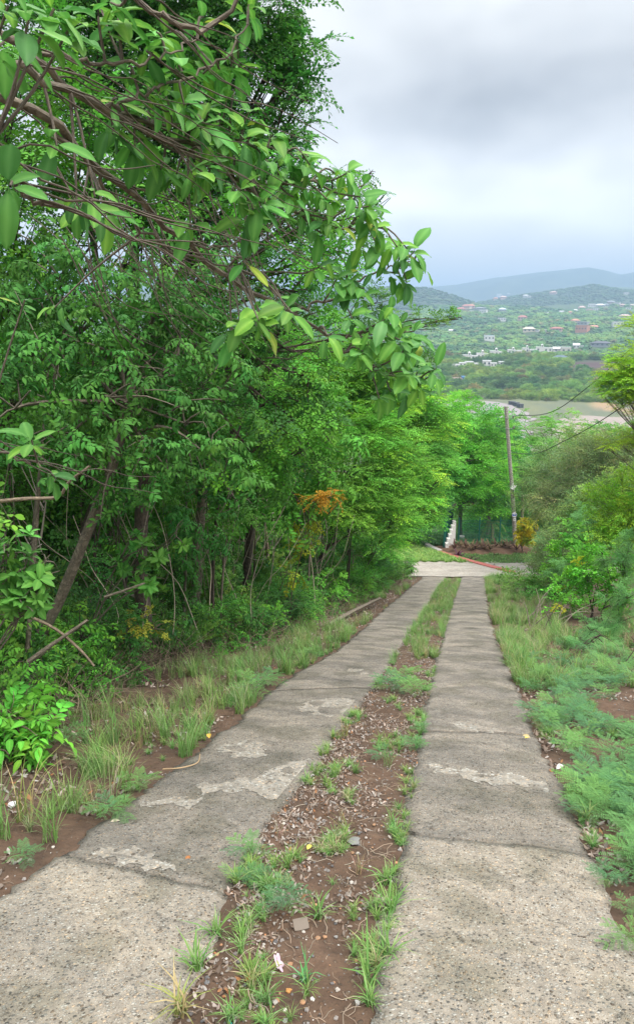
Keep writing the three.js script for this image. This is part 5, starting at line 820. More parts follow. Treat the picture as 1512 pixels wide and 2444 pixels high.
  fl(1376, 2098, 0.75, [0.62, 0.55, 0.1], 'yellow leaf lying on the right concrete track'); fl(448, 2078, 0.9, [0.36, 0.16, 0.06], 'curled orange-brown leaf on the left track beside the slab joint'); fl(482, 1965, 0.7, [0.5, 0.6, 0.14], 'yellow-green leaf on the left track'); fl(733, 2040, 0.9, [0.6, 0.56, 0.12], 'yellow leaf on the median litter', 0.02); fl(500, 1778, 1.3, [0.6, 0.4, 0.08], 'golden leaf at the left edge of the left track'); fl(1262, 1780, 1.2, [0.5, 0.4, 0.2], 'dry tan leaf at the right edge of the right track'); fl(1340, 1845, 1.3, [0.75, 0.74, 0.68], 'whitish leaf at the right border of the right track'); fl(288, 1978, 1.2, [0.58, 0.5, 0.38], 'pale leaf on the left track edge near the bushy seedling'); fl(1250, 1775, 0.9, [0.6, 0.5, 0.1], 'small yellow leaf beside the dry tan leaf'); fl(600, 2340, 0.6, [0.5, 0.2, 0.06], 'rusty leaf at the bottom of the median', 0.015);
  // dry sticks on the concrete
  [['grey split stick lying on the slab joint of the left track', [[300, 2080], [330, 2084], [366, 2083]], 0.011, M.barkPale], ['thin curved twig beside the left slab joint', [[262, 2010], [285, 2034], [310, 2062]], 0.004, M.twig], ['fine bent twig at the left slab corner', [[190, 2050], [225, 2056], [262, 2050]], 0.004, M.twigPale]].forEach(([l, q, r, m]) => { const P = q.map(([u, v]) => hit(u, v).add(V(0, 0.045, 0))), o = tag(shade(new THREE.Mesh(limb(P, r, r * 0.5, 10, 6, 0.25), m)), l, 'stick', 'sticks on the concrete'); o.name = numbered('stick'); scene.add(o); });
  { const P = [[390, 1845, 0.03], [430, 1858, 0.05], [470, 1840, 0.06], [478, 1815, 0.05]].map(([u, v, y]) => hit(u, v).add(V(0, y, 0))), o = tag(shade(new THREE.Mesh(limb(P, 0.006, 0.004, 14, 5), plain(0.4, 0.28, 0.16, 0.9))), 'bent reddish vine stem lying over the left track edge', 'stick', 'sticks on the concrete'); o.name = numbered('stick'); scene.add(o); }
  { const P = [[540, 2432], [552, 2450], [560, 2470], [575, 2500]].map(([u, v]) => hit(u, v).add(V(0, 0.012, 0))), o = tag(shade(new THREE.Mesh(limb(P, 0.0022, 0.0022, 14, 5), plain(0.03, 0.36, 0.3, 0.4))), 'green plastic cord sticking out of the soil at the lower border', 'cord'); o.name = numbered('cord'); scene.add(o); }
  // heap of dead grey branches on the right bank
  { const f = hit(1300, 1500), t = thing('dead_branch_heap', 'heap of grey dead branches in pale grass on the right bank', 'branches', null, f), d0 = -f.z;
    for (let k = 0; k < 13; k++) { const s = at(1250 + R() * 90, 1500 - R() * 50, d0 + (R() - .5)).sub(f), e = s.clone().add(V((R() - .3) * 1.0, 0.1 + R() * 0.3, (R() - .5) * 0.7)); s.y = Math.max(0.02, s.y * 0.3); part('branch', limb([s, s.clone().lerp(e, 0.5).add(V(0, 0.08, 0)), e], 0.008 + R() * 0.008, 0.003, 8, 5, 0.1), M.barkPale, t); } }
}

// ───────────────────────── the landing: fence, bed, pole, palms ─────────────────────────
{
  const R = rng(1101), teal = plain(0.012, 0.13, 0.10, 0.5), white = plain(0.72, 0.7, 0.68, 0.85);
  // bare soil bed behind the kerb
  { const pos = [], idx = [], uv = [], col = [], nx = 40, ny = 14; for (let j = 0; j <= ny; j++) for (let i = 0; i <= nx; i++) { const s = i / nx, q = j / ny, d = lerp(34.7 + 0.25 * N2(s * 5, 1), 37.4, q), x = lerp(6.2 - (d - 33.9) * 0.2, 12.5, s), e = Math.min(1, 4 * Math.min(s, 1 - s, q, 1 - q)); pos.push(x, baseAt(d) + 0.02 + 0.22 * e + 0.04 * N2(x * 3, d * 3), -d); uv.push(x / 1.7, d / 1.7); const k = 1.1 + 0.3 * fbm2(x * 2, d * 2); col.push(k, k * 0.86, k * 0.78); }
    for (let j = 0; j < ny; j++) for (let i = 0; i < nx; i++) { const a = j * (nx + 1) + i; idx.push(a, a + 1, a + nx + 1, a + 1, a + nx + 2, a + nx + 1); } structure('planting_bed', raw(pos, idx, uv, col), M.soil); }
  const bedY = (x, d) => baseAt(d) + 0.2;
  // dark red strap-leaved plants
  const strap = leafGeo({ L: 0.42, W: 0.06, n: 5, fold: 0.3, curl: 0.35, p: 0.8 }), pal = [leafMat(0.1, 0.045, 0.035, 0.2, 0.2, { vertexColors: true }), leafMat(0.16, 0.11, 0.06, 0.2, 0.2, { vertexColors: true }), leafMat(0.10, 0.035, 0.06, 0.2, 0.2, { vertexColors: true })];
  const spots = []; for (let i = 0; i < 13; i++) spots.push([1084 + i * 12 + (R() - .5) * 8, 1308 + (i % 3) * 4, 1]); spots.push([1090, 1330, 0.8], [1100, 1331, 0.55], [1122, 1337, 0.5], [1133, 1340, 0.45], [1178, 1352, 0.25]);
  spots.forEach(([u, v, s], i) => { const d = i < 13 ? 34.9 + R() * 1.2 : 0, f = i < 13 ? V(at(u, v, d).x, bedY(0, d), -d) : hit(u, v), t = thing('strap_leaf_plant', i < 13 ? `${ordinal(i)}dark red strap-leaved plant from the left in the bed behind the kerb` : ['purple strap-leaved plant on the red kerb', 'small purple plant right of the one on the kerb', 'low dark plant on the middle of the red kerb', 'tiny dark plant next to it on the red kerb', 'tiniest weed sprouting from the red kerb'][i - 13], 'plant', 'strap-leaved plants at the kerb', f), n = 9 + Math.floor(R() * 4), m = pal[i >= 13 ? 2 : i % 2]; for (let k = 0; k < n; k++) { const a = k * 2.4 + R(), e = 0.8 + 1.8 * k / n; const l = part('leaf', strap, R() < 0.8 ? m : pal[1], t); l.applyMatrix4(mat4(V(0, 0.02 * k / n, 0), V(Math.cos(a), e, Math.sin(a)), V(-Math.cos(a), 1, -Math.sin(a)), s * (0.95 + R() * 0.6))); } });
  // green steel bars going away from the kerb, white concrete steps at their foot
  { const a = at(1058, 1300, 36.6), f = V(a.x, baseAt(36.6), -36.6), t = thing('steel_fence', 'tall dark green steel bar fence seen end-on beside the white steps', 'fence', null, f);
    for (let i = 0; i < 9; i++) { const d = 36.6 + i * 0.6, x = a.x + i * 0.155, y = baseAt(d); const p = V(x, y, -d).sub(f); part('bar', new THREE.BoxGeometry(0.06, 1.75, 0.06), teal, t).position.set(p.x, p.y + 0.85, p.z); }
    for (const h of [0.35, 1.45]) part('rail', limb([V(0, h, 0), V(1.24, h + baseAt(41.4) - f.y, -4.8)], 0.022, 0.022, 2, 5), teal, t);
    const w = thing('white_steps', 'stepped white concrete blocks at the foot of the green fence', 'wall', null, V(f.x + 0.12, f.y, f.z + 0.05)); for (let i = 0; i < 6; i++) { const h = 0.45 + i * 0.14; part('block', new THREE.BoxGeometry(0.16, h, 0.3), white, w).position.set(0.02 + i * 0.12, h / 2 - 0.1, -i * 0.32); } }
  { const y0 = (d) => baseAt(d), A = at(1092, 1305, 38.2), Bx = at(1238, 1305, 38.2), f = V(A.x, y0(38.2), -38.2), t = thing('mesh_fence', 'low green wire mesh fence along the back of the planted bed', 'fence', null, f), L = Bx.x - A.x, g = new GB();
    for (let i = 0; i <= 3; i++) part('post', new THREE.CylinderGeometry(0.03, 0.03, 1.5, 8), teal, t).position.set(L * i / 3, 0.7, 0);
    for (let i = 0; i <= 62; i++) g.add(new THREE.BoxGeometry(0.008, 1.3, 0.008).translate(L * i / 62, 0.68, 0)); for (let k = 0; k < 9; k++) g.add(new THREE.BoxGeometry(L, 0.008, 0.008).translate(L / 2, 0.08 + k * 0.15, 0.009)); part('wire_mesh', g.build(), teal, t, 'stuff'); }
  { const p = at(1101, 1284, 39.2); p.y = Math.max(p.y, baseAt(39.2) + 0.12); const t = thing('white_bucket', 'small white bucket on the grass behind the mesh fence', 'bucket', null, V(p.x, p.y - 0.12, p.z)); part('tub', new THREE.LatheGeometry([[0.001, 0], [0.1, 0], [0.125, 0.22], [0.135, 0.225], [0.12, 0.23], [0.1, 0.02]].map((q) => new THREE.Vector2(...q)), 16), white, t); part('rim', new THREE.TorusGeometry(0.13, 0.008, 6, 18).rotateX(Math.PI / 2).translate(0, 0.226, 0), white, t); }
  // utility pole
  { const b = at(1228, 1312, 37.6), top = at(1206, 972, 37.3), f = V(b.x, baseAt(37.6) - 0.1, b.z), t = thing('utility_pole', 'weathered grey wooden utility pole leaning left behind the bed', 'pole', null, f), q = [V(0, 0, 0), b.clone().lerp(top, 0.33).sub(f).add(V(0.05, 0, 0)), b.clone().lerp(top, 0.66).sub(f).add(V(0.02, 0, 0)), top.clone().sub(f)], c = new THREE.CatmullRomCurve3(q);
    part('shaft', limb(q, 0.105, 0.085, 20, 12, 0.03), bark(0.62, 0.62, 0.59), t);
    const on = (k) => c.getPoint(k), steel = plain(0.3, 0.3, 0.31, 0.5, { metalness: 0.6 }), dark = plain(0.03, 0.03, 0.032, 0.6);
    part('cap', new THREE.CylinderGeometry(0.085, 0.09, 0.05, 12).translate(0, 0.02, 0), plain(0.25, 0.24, 0.22, 0.9), t).position.copy(on(1));
    for (const k of [0.86, 0.93]) { const p = on(k); part('clamp', new THREE.TorusGeometry(0.098, 0.012, 6, 16).rotateX(Math.PI / 2), steel, t).position.copy(p); const br = part('bracket', new THREE.BoxGeometry(0.24, 0.025, 0.025), steel, t); br.position.copy(p).add(V(0.2, 0, 0.04)); const ins = part('insulator', new THREE.LatheGeometry([[0, 0], [0.03, 0], [0.045, 0.03], [0.03, 0.045], [0.045, 0.07], [0.02, 0.1], [0, 0.1]].map((v) => new THREE.Vector2(...v)), 10), plain(0.16, 0.14, 0.13, 0.35), t); ins.position.copy(p).add(V(0.3, 0.012, 0.04)); }
    const bx = part('lamp_box', new THREE.BoxGeometry(0.2, 0.26, 0.14), plain(0.8, 0.8, 0.8, 0.5), t); bx.position.copy(on(0.465)).add(V(0.04, 0, 0.15)); bx.rotation.z = -0.5; const dr = part('conduit', limb([on(0.44).add(V(0.03, 0, 0.115)), on(0.38).add(V(0.03, 0, 0.12))], 0.018, 0.018, 4, 6), dark, t);
    const s = on(0.26).add(V(0, 0, 0.125)), disc = part('round_sign', new THREE.CylinderGeometry(0.125, 0.125, 0.012, 28).rotateX(Math.PI / 2), plain(0.78, 0.79, 0.82, 0.5), t); disc.position.copy(s); disc.userData.label = 'round white sign with a blue band';
    const band = part('blue_band', new THREE.BoxGeometry(0.2, 0.11, 0.006), plain(0.05, 0.10, 0.5, 0.5), disc); band.position.set(0, 0, 0.0095); part('white_stripe', new THREE.BoxGeometry(0.12, 0.022, 0.004), plain(0.75, 0.76, 0.8, 0.5), disc).position.set(0, 0.008, 0.0155);
    const pl = part('number_plate', new THREE.BoxGeometry(0.11, 0.15, 0.01), plain(0.76, 0.76, 0.74, 0.5), t); pl.position.copy(on(0.225)).add(V(0, 0, 0.125)); const ink = plain(0.06, 0.06, 0.07, 0.6); part('digit', new THREE.BoxGeometry(0.014, 0.09, 0.004), ink, pl).position.set(0.014, 0, 0.0075); const dg = part('digit', new THREE.BoxGeometry(0.06, 0.013, 0.003), ink, pl); dg.position.set(0, -0.012, 0.0075); const dh = part('digit', new THREE.BoxGeometry(0.012, 0.065, 0.003), ink, pl); dh.position.set(-0.012, 0.016, 0.0085); dh.rotation.z = -0.6;
    // wires
    const wire = (l, p, r) => { const m = tag(shade(new THREE.Mesh(limb(p, r, r, 40, 5), dark)), l, 'cable', 'overhead cables'); m.name = numbered('overhead_cable'); scene.add(m); };
    const w1 = on(0.93).add(f).add(V(0.3, 0.1, 0.04)), w2 = on(0.7).add(f).add(V(0.11, 0, 0.04));
    wire('upper overhead cable running from the pole top to the right border', [w1, at(1310, 985, 33), at(1400, 925, 28.5), at(1512, 823, 23), at(1660, 665, 17.5)], 0.016);
    wire('lower overhead cable crossing in front of the brown pond', [w2, at(1280, 1082, 33), at(1340, 1055, 29.5), at(1410, 1018, 26), at(1512, 950, 21.5), at(1660, 835, 16.5)], 0.015);
    wire('thin drop wire hanging from the pole bracket to the palm', [on(0.86).add(f).add(V(0.3, 0, 0.04)), at(1226, 1060, 37.5), at(1240, 1110, 38), at(1252, 1160, 38.5)], 0.008);
  }
  // palms
  const palm = (label, u, v, d, n, len, c, droop, h) => {
    const top = at(u, v, d), f = V(top.x, baseAt(d), -d), t = thing('palm', label, 'palm', 'palms by the pole', f), o = top.clone().sub(f); part('trunk', limb([V(0, -0.2, 0), V(o.x * 0.5 + 0.08, o.y * 0.5, 0), o], 0.09, 0.07, 10, 9, 0.1), M.barkPale, t);
    for (let i = 0; i < n; i++) {
      const a = i * 2.4 + R(), up = 0.25 + 1.1 * (i / n), g = new GB(), dir = V(Math.cos(a), 0, Math.sin(a)), L = len * (0.8 + R() * 0.4), P = []; for (let k = 0; k <= 8; k++) { const q = k / 8; P.push(o.clone().addScaledVector(dir, L * q * 0.85).add(V(0, L * (up * q * 0.8 - droop * q * q), 0))); }
      const cv = new THREE.CatmullRomCurve3(P); g.add(tube(cv.getPoints(8), 0.012, 4), null, [1.4, 1.1, 0.8]);
      const lf = raw([-0.012, 0, 0, 0.012, 0, 0, 0.008, 0.3, -0.04, -0.008, 0.3, -0.04, 0, 0.5, -0.14], [0, 1, 2, 0, 2, 3, 3, 2, 4], null, new Array(15).fill(1));
      for (let k = 0; k < 44; k++) { const q = 0.12 + 0.88 * Math.floor(k / 2) / 22, p = cv.getPoint(q), tn = cv.getTangent(q), sd = V(0, 0, 0).crossVectors(tn, UP).normalize().multiplyScalar(k % 2 ? 1 : -1); g.add(lf, mat4(p, sd.addScaledVector(tn, 0.55).add(V(0, -0.1, 0)), UP, L / 1.9 * (1.15 - 0.5 * Math.abs(q - 0.4)))); }
      const k = 0.8 + R() * 0.4, y = R() < 0.12; part('frond', g.build(), leafMat(y ? 0.4 : c[0] * k, y ? 0.36 : c[1] * k, y ? 0.1 : c[2] * k, 0.15, 0.3, { vertexColors: true }), t);
    }
  };
  palm('pale green palm just right of the utility pole', 1246, 1160, 40, 11, 1.5, [0.14, 0.31, 0.10], 0.75, 3);
  palm('smaller palm higher up right of the pole', 1285, 1112, 42, 10, 1.4, [0.15, 0.32, 0.08], 0.7, 3);
  palm('dark palm with drooping fronds left of the pole', 1165, 1195, 41, 10, 1.5, [0.08, 0.24, 0.09], 0.9, 3);
  palm('small palm with yellowing fronds hanging behind the mesh fence', 1172, 1248, 39.4, 7, 0.9, [0.22, 0.33, 0.1], 1.3, 1.5);
  // golden croton
  { const lf = [leafGeo({ L: 0.16, W: 0.036, n: 4, fold: 0.3, curl: 0.4 }), leafGeo({ L: 0.14, W: 0.04, n: 4, fold: 0.3, curl: 0.6 })], sp = [61, 62].map((s) => sprig(s, { L: 0.3, n: 16, leaf: lf, spread: 0.7, lift: 0.3, jitter: 0.6, tone: 0.35 }));
    tree({ name: 'croton_bush', label: 'golden yellow croton bush to the right of the pole foot', category: 'bush', foot: ground(9.75, 35.2), sprigs: sp, color: [0.48, 0.4, 0.03], alt: [0.2, 0.3, 0.04], altShare: 0.22, dens: 380, size: 0.95, trunk: 0.03, mat: M.barkGrey, fork: 0.3, droop: 0, hue: 0.12, blobs: [bl(1256, 1258, 35, 0.34), bl(1245, 1280, 35, 0.28), bl(1268, 1245, 35.2, 0.22), bl(1240, 1268, 35, 0.2), bl(1262, 1290, 34.8, 0.26), bl(1238, 1255, 35, 0.12)] }); }
  // hedge-like undergrowth behind the fence
  [[1110, 1258, 46, 0.8], [1130, 1260, 46, 0.9], [1200, 1270, 41, 0.8], [1215, 1290, 39.6, 0.5], [1035, 1272, 44, 0.7], [1010, 1278, 42, 0.8], [970, 1285, 41.5, 0.9]].forEach(([u, v, d, r], i) => tree({ name: 'background_shrub', label: ['shrub behind the green steel fence', 'shrub left of the hanging palm fronds', 'shrub right of the hanging palm fronds', 'low shrub at the foot of the utility pole', 'shrub at the end of the white steps', 'shrub at the back of the lawn', 'shrub at the left back of the lawn'][i], category: 'shrub', group: 'shrubs behind the landing', foot: ground(at(u, v, d).x, d), sprigs: SP.coarse, color: [0.08, 0.27, 0.075], dens: 20, size: 0.65, trunk: 0.03, mat: M.barkDark, blobs: [bl(u, v, d, r, r * 0.8), bl(u + 12, v + 14, d, r * 0.8, r * 0.6)] }));
}

// ───────────────────────── the far side of the valley ─────────────────────────
const houses = [];
function house(u, v, wpx, hpx, roof, wall, rc, label, o = {}) {
  const p = hit(u, v, 383), r = Math.hypot(p.x, p.z), w = wpx * r / FOC, h = Math.max(1.6, hpx * r / FOC), dp = o.deep ?? Math.max(5, w * 0.7), t = thing('house', label, 'house', 'houses across the valley', p.clone().setY(p.y - 1.2)); t.rotation.y = Math.atan2(-p.x, -p.z) + (o.turn ?? 0.25);
  houses.push([p.x, -p.z, w]); const wm = plain(...wall, 0.85), rm = plain(...rc, 0.8), wh = roof === 'flat' ? h : h * 0.62, dark = plain(0.06, 0.07, 0.08, 0.3);
  part('wall', new THREE.BoxGeometry(w, wh + 1.2, dp).translate(0, (wh + 1.2) / 2, 0), wm, t);
  if (roof === 'flat') part('roof', new THREE.BoxGeometry(w * 1.05, 0.35, dp * 1.05).translate(0, wh + 1.2 + 0.18, 0), rm, t);
  else { const a = w * 0.56, b = dp * 0.58, k = roof === 'hip' ? w * 0.24 : a, y = wh + 1.2, g = raw([-a, y, b, a, y, b, a, y, -b, -a, y, -b, -k, y + h * 0.42, 0, k, y + h * 0.42, 0], [0, 1, 5, 0, 5, 4, 1, 2, 5, 2, 3, 4, 2, 4, 5, 3, 0, 4, 0, 3, 2, 0, 2, 1]).toNonIndexed(); g.computeVertexNormals(); part('roof', g, rm, t); }
  const n = clamp(Math.round(w / 4), 2, 5); for (let i = 0; i < n; i++) part('window', new THREE.BoxGeometry(w / n * 0.42, Math.min(1.5, wh * 0.45), 0.12), dark, t).position.set(w * ((i + 0.5) / n - 0.5), 1.2 + wh * 0.52, dp / 2 + 0.03);
  if (o.tower) { part('tower', new THREE.BoxGeometry(w * 0.26, wh * 1.5 + 1.2, w * 0.26).translate(w * 0.22, (wh * 1.5 + 1.2) / 2, dp * 0.3 + 0.2), wm, t); part('tower_roof', new THREE.ConeGeometry(w * 0.21, w * 0.14, 4).rotateY(Math.PI / 4).translate(w * 0.22, wh * 1.5 + 1.2 + w * 0.07, dp * 0.3 + 0.2), rm, t); part('window', new THREE.BoxGeometry(w * 0.1, wh * 0.4, 0.1), dark, t).position.set(w * 0.22, wh * 1.25 + 1.2, dp * 0.3 + w * 0.13 + 0.23); }
  return t;
}
{
  const R = rng(1201), Z = (x, y) => [(1100 + x / 3.124) / 1.0476, (660 + y / 3.124) / 1.0476], Z3 = (x, y) => [(1100 + x / 3.124) / 1.0476, (830 + y / 3.124) / 1.0476], px = 1 / 3.124 / 1.0476;
  const W = [0.6, 0.6, 0.6], Cm = [0.55, 0.49, 0.4], Rd = [0.38, 0.15, 0.12], Or = [0.48, 0.23, 0.155], Gy = [0.3, 0.32, 0.35], Dk = [0.1, 0.1, 0.12], Pk = [0.52, 0.37, 0.33], Bl = [0.5, 0.58, 0.64];
  [[90, 535, 42, 22, 'gable', W, W, 'small white house alone at the left of the green slope'], [380, 597, 75, 34, 'flat', W, Bl, 'white house with pale blue flat roof low on the slope'], [478, 445, 58, 20, 'flat', W, W, 'long white house high on the slope'], [640, 438, 60, 30, 'hip', Pk, Rd, 'pink house with red hip roof on the upper slope'], [690, 530, 85, 34, 'hip', Cm, Cm, 'cream house with pale roof in the middle of the slope'], [905, 523, 85, 26, 'hip', Pk, Rd, 'red-roofed bungalow in the middle of the slope'], [1050, 462, 55, 28, 'hip', Cm, Or, 'orange-roofed house above the terracotta villa'], [1115, 484, 75, 26, 'flat', Gy, Gy, 'grey block house just above the terracotta villa'], [1108, 530, 85, 44, 'flat', Or, Or, 'large terracotta orange villa on the right slope'], [1197, 508, 75, 24, 'hip', Pk, Or, 'orange-roofed wing right of the terracotta villa'], [1380, 484, 70, 28, 'flat', W, W, 'white flat-roofed house at the right of the slope'], [1437, 424, 75, 24, 'hip', Pk, Pk, 'pink house near the right border'], [1250, 640, 130, 32, 'hip', Gy, Dk, 'wide low house with a dark grey hip roof'], [1058, 660, 45, 34, 'gable', W, W, 'small white gabled house above the resort'], [160, 368, 60, 26, 'hip', Pk, Rd, 'leftmost red-roofed house of the hilltop cluster'], [205, 355, 60, 30, 'hip', Cm, Rd, 'second red-roofed house of the hilltop cluster'], [240, 345, 50, 26, 'hip', Pk, Or, 'orange-roofed house of the hilltop cluster'], [232, 382, 50, 12, 'flat', W, W, 'long white annex below the hilltop cluster'], [335, 388, 52, 28, 'flat', W, W, 'white cubic house right of the hilltop cluster'], [308, 356, 84, 14, 'hip', Gy, Gy, 'grey-roofed house right of the hilltop cluster'], [482, 372, 50, 26, 'hip', Gy, Bl, 'blue-grey roofed house below the ridge'], [525, 388, 36, 10, 'flat', W, W, 'tiny white house right of the blue-grey roof'], [820, 390, 34, 8, 'flat', W, W, 'tiny white wall in the green below the ridge'], [946, 384, 30, 12, 'gable', W, W, 'tiny white gabled house below the right ridge'], [1012, 388, 28, 16, 'hip', Pk, Or, 'small salmon house below the right ridge'], [1052, 378, 30, 20, 'hip', W, W, 'small white house right of the salmon house'], [1102, 358, 44, 26, 'hip', Pk, Pk, 'pale pink house in the hillside suburb'], [1160, 372, 40, 18, 'flat', Pk, W, 'pale block low in the hillside suburb'], [1178, 345, 46, 30, 'flat', W, W, 'tall white house in the hillside suburb'], [1245, 342, 66, 24, 'hip', W, W, 'broad white house in the hillside suburb'], [1215, 362, 42, 14, 'flat', W, W, 'white annex below the broad white house'], [1290, 330, 36, 14, 'hip', Gy, Gy, 'grey house at the middle of the hillside suburb'], [1330, 308, 48, 18, 'hip', Pk, Gy, 'upper grey-roofed house of the hillside suburb'], [1380, 322, 36, 18, 'flat', W, W, 'white house right of the upper grey roof'], [1420, 330, 34, 16, 'hip', Pk, Pk, 'small pink house at the right of the suburb'], [1470, 358, 40, 14, 'flat', W, W, 'lowest white house at the right border'], [1500, 332, 40, 16, 'hip', Cm, Cm, 'cream house at the right border'], [1450, 237, 34, 12, 'flat', W, W, 'white house on the skyline of the right ridge'], [455, 265, 30, 22, 'flat', W, W, 'white house in the saddle between the hills'], [490, 275, 44, 22, 'hip', Pk, Pk, 'pink house in the saddle between the hills'], [430, 282, 34, 18, 'hip', Cm, Or, 'orange house in the saddle between the hills'], [665, 262, 34, 18, 'hip', W, W, 'white house on the flank of the right ridge'], [694, 264, 20, 10, 'flat', W, W, 'tiny white hut beside the white house on the ridge flank'], [880, 236, 46, 20, 'hip', Pk, Pk, 'rose house near the top of the right ridge'], [530, 240, 22, 8, 'flat', W, W, 'tiny white house on the left end of the right ridge'], [820, 530, 20, 8, 'flat', W, W, 'tiny white shed right of the cream house'], [758, 528, 26, 12, 'flat', W, Gy, 'small grey shed right of the cream house'], [1112, 655, 24, 10, 'flat', W, W, 'tiny white shed right of the gabled house']]
    .forEach(([x, y, w, h, roof, wall, rc, l], i) => house(...Z(x, y), w * px, h * px, roof, wall, rc, l, { turn: (R() - .5) * 0.9 }));
  // unfinished white resort: two rows
  [[205, 225, 66, 40, 1], [262, 215, 50, 26, 0], [310, 212, 58, 40, 1], [368, 202, 56, 28, 0], [417, 188, 60, 36, 1], [470, 184, 38, 26, 0], [550, 176, 52, 32, 1], [605, 176, 48, 28, 0], [660, 164, 46, 32, 1], [720, 164, 52, 24, 0], [774, 156, 56, 34, 1], [835, 158, 60, 30, 0], [918, 152, 76, 32, 0], [975, 166, 70, 40, 0]].forEach(([x, y, w, h, tw], i) => house(...Z3(x, y), w * px, h * px, i === 12 ? 'gable' : 'flat', i === 13 ? [0.5, 0.46, 0.42] : [0.62, 0.6, 0.58], W, `${ordinal(i)}unit from the left in the upper row of the white resort`, { tower: tw, turn: 0.15 }));
  [[115, 278, 60, 22], [170, 268, 52, 24], [222, 266, 56, 30], [280, 268, 40, 18], [360, 262, 60, 34], [415, 268, 46, 22], [480, 258, 50, 22], [530, 250, 48, 24], [575, 246, 32, 14]].forEach(([x, y, w, h], i) => house(...Z3(x, y), w * px, h * px, 'flat', [0.64, 0.62, 0.6], W, `${ordinal(i)}unit from the left in the lower row of the white resort`, { turn: 0.15 + (R() - .5) * 0.4 }));
  house(...Z3(935, 222), 95 * px, 36 * px, 'hip', [0.08, 0.12, 0.16], [0.1, 0.14, 0.18], 'dark blue-grey house below the resort', {}); house(...Z3(860, 222), 60 * px, 14 * px, 'flat', [0.3, 0.5, 0.45], [0.35, 0.55, 0.48], 'low sea-green shed beside the dark blue-grey house', {});
  house(...Z3(175, 378), 26 * px, 26 * px, 'flat', [0.1, 0.25, 0.55], [0.12, 0.3, 0.6], 'small blue hut at the foot of the scrubby hill', {}); house(...Z3(130, 386), 60 * px, 18 * px, 'flat', [0.4, 0.3, 0.27], [0.4, 0.3, 0.27], 'brown shed left of the small blue hut', {});
  // dark blocks along the edge of the grey flat
  [[556, 572, 34], [590, 580, 30], [620, 592, 34]].forEach(([x, y, w], i) => { const [u, v] = Z3(x, y), p = hit(u, v, 300), r = Math.hypot(p.x, p.z), ww = w * px * r / FOC, m = thing('dark_block', ['leftmost', 'middle', 'rightmost'][i] + ' dark low block on the edge of the grey flat', 'block', 'dark blocks by the flat', p); part('body', new THREE.BoxGeometry(ww, 1.6, 2.5, 2, 1, 1).translate(0, 0.8, 0), plain(0.05, 0.055, 0.06, 0.9), m); part('top_slab', new THREE.BoxGeometry(ww * 1.06, 0.2, 2.7).translate(0, 1.7, 0), plain(0.09, 0.095, 0.1, 0.9), m); m.rotation.y = 0.35; });

  // scrub: leafy crowns near, lumps further off
  const crown = (s) => { const Q = rng(s), g = new GB(); for (let i = 0; i < 70; i++) { const d = V(Q() * 2 - 1, Q() * 1.5 - 0.4, Q() * 2 - 1).normalize(), rad = 0.55 + 0.45 * Q(); g.add(SP.coarse[i % 3], mat4(V(d.x * rad, d.y * rad * 0.75, d.z * rad), d.clone().add(V(Q() - .5, Q() - .5, Q() - .5)), V(Q() - .5, 1, Q() - .5), 0.75 + Q() * 0.4)); } return g.build(); };
  const lump = (s) => { const g = new THREE.IcosahedronGeometry(1, 2), P = g.attributes.position; for (let i = 0; i < P.count; i++) { const v = V(P.getX(i), P.getY(i), P.getZ(i)), k = 1 + 0.45 * fbm3(v.x * 1.7 + s, v.y * 1.7, v.z * 1.7, 3) * 1.6; P.setXYZ(i, v.x * k, v.y * k * 0.7, v.z * k); } g.computeVertexNormals(); return g; };
  const cr = [1, 2].map(crown), lp = [1, 7, 13].map(lump), cl = cr.map(() => []), ll = lp.map(() => []), hl = lp.map(() => []);
  const greens = (x, d) => { const n = fbm2(x * 0.01, d * 0.01, 3), k = R(); return tone(n > 0.12 ? [0.12, 0.215, 0.05] : n < -0.2 ? [0.055, 0.125, 0.045] : k < 0.2 ? [0.14, 0.165, 0.075] : [0.08, 0.17, 0.048], R, 0.28, 0.2); };
  const clear = (x, d) => houses.some(([hx, hd, w]) => { const dx = x - hx, dd = d - hd, al = (dx * hx + dd * hd) / Math.hypot(hx, hd), ac = Math.abs(dx * hd - dd * hx) / Math.hypot(hx, hd); return ac < w * 0.62 && al < w && al > -w * 1.6 - 9; });
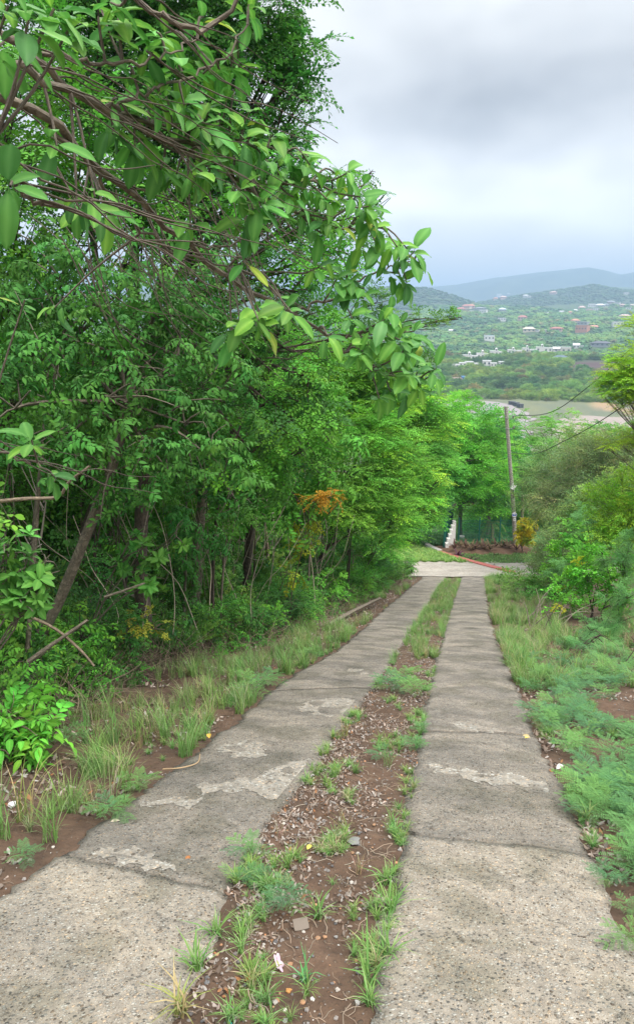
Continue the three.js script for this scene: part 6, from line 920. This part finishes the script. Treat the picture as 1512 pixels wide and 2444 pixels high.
  for (let i = 0; i < 52000; i++) {
    const r = 392 + 1330 * Math.pow(R(), 0.85), a = (-6 + 34 * R()) * Math.PI / 180, x = Math.sin(a) * r, d = Math.cos(a) * r; if ((a > 0.41 || a < 0.05) && R() < 0.6) continue; if (redSoil(x, d) > 0.3 || clear(x, d)) continue; const n = fbm2(x * 0.012 + 4, d * 0.012, 3); if (n < -0.3 && R() < 0.7) continue;
    const s = (1.2 + 2.4 * R() * R()) * lerp(0.9, 1.7, smooth(r, 400, 1500)), q = new THREE.Matrix4().makeRotationY(R() * 6).setPosition(x, farH(x, d) + s * 0.25, -d); q.scale(V(s, s * (0.7 + R() * 0.5), s)); const gc2 = greens(x, d); (r < 640 ? cl[i % 2] : ll[i % 3]).push([q, r < 640 ? [gc2[0] * 2.2, gc2[1] * 1.9, gc2[2] * 1.7] : gc2]);
  }
  for (let i = 0; i < 15000; i++) { const h = hills[i % 3 === 2 ? 1 : i % 3], r = h[1] + h[2] * (R() * 1.9 - 1.6), a = (-3 + 30 * R()) * Math.PI / 180, x = Math.sin(a) * r, d = Math.cos(a) * r, y = hillH(h, x, d); if (y < farH(x, d) - 1 || clear(x, d)) continue; const s = 3 + 5 * R() * R(), q = new THREE.Matrix4().makeRotationY(R() * 6).setPosition(x, y + s * 0.05, -d); q.scale(V(s, s * 0.6, s)); hl[i % 3].push([q, tone([0.05, 0.1, 0.04], R, 0.35, 0.2)]); }
  const ng = new THREE.Group(); ng.name = 'valley_woodland'; ng.userData = { kind: 'stuff', label: 'scrub and bushes covering the slopes across the valley', category: 'scrub' }; scene.add(ng);
  // slope below the landing
  for (let i = 0; i < 420; i++) { const r = 72 + 120 * R(), a = (-30 + 66 * R()) * Math.PI / 180, x = Math.sin(a) * r, d = Math.cos(a) * r, s = 1.5 + 1.6 * R(), top = EYE + r * tanEl(1015); let y = farH(x, d) + s * 0.6; if (y + s > top && uOf(x, d) > 1050) continue; const q = new THREE.Matrix4().makeRotationY(R() * 6).setPosition(x, y, -d); q.scale(V(s, s, s)); cl[i % 2].push([q, tone([0.12, 0.3, 0.06], R, 0.25, 0.2)]); }
  cl.forEach((l, i) => instanced('bushes', cr[i], M.leaf, l, ng)); const lm = plain(1, 1, 1, 1); ll.forEach((l, i) => instanced('scrub_lumps', lp[i], lm, l, ng)); hl.forEach((l, i) => instanced('hill_scrub', lp[i], lm, l, ng));
}
renderer.render(scene, camera);
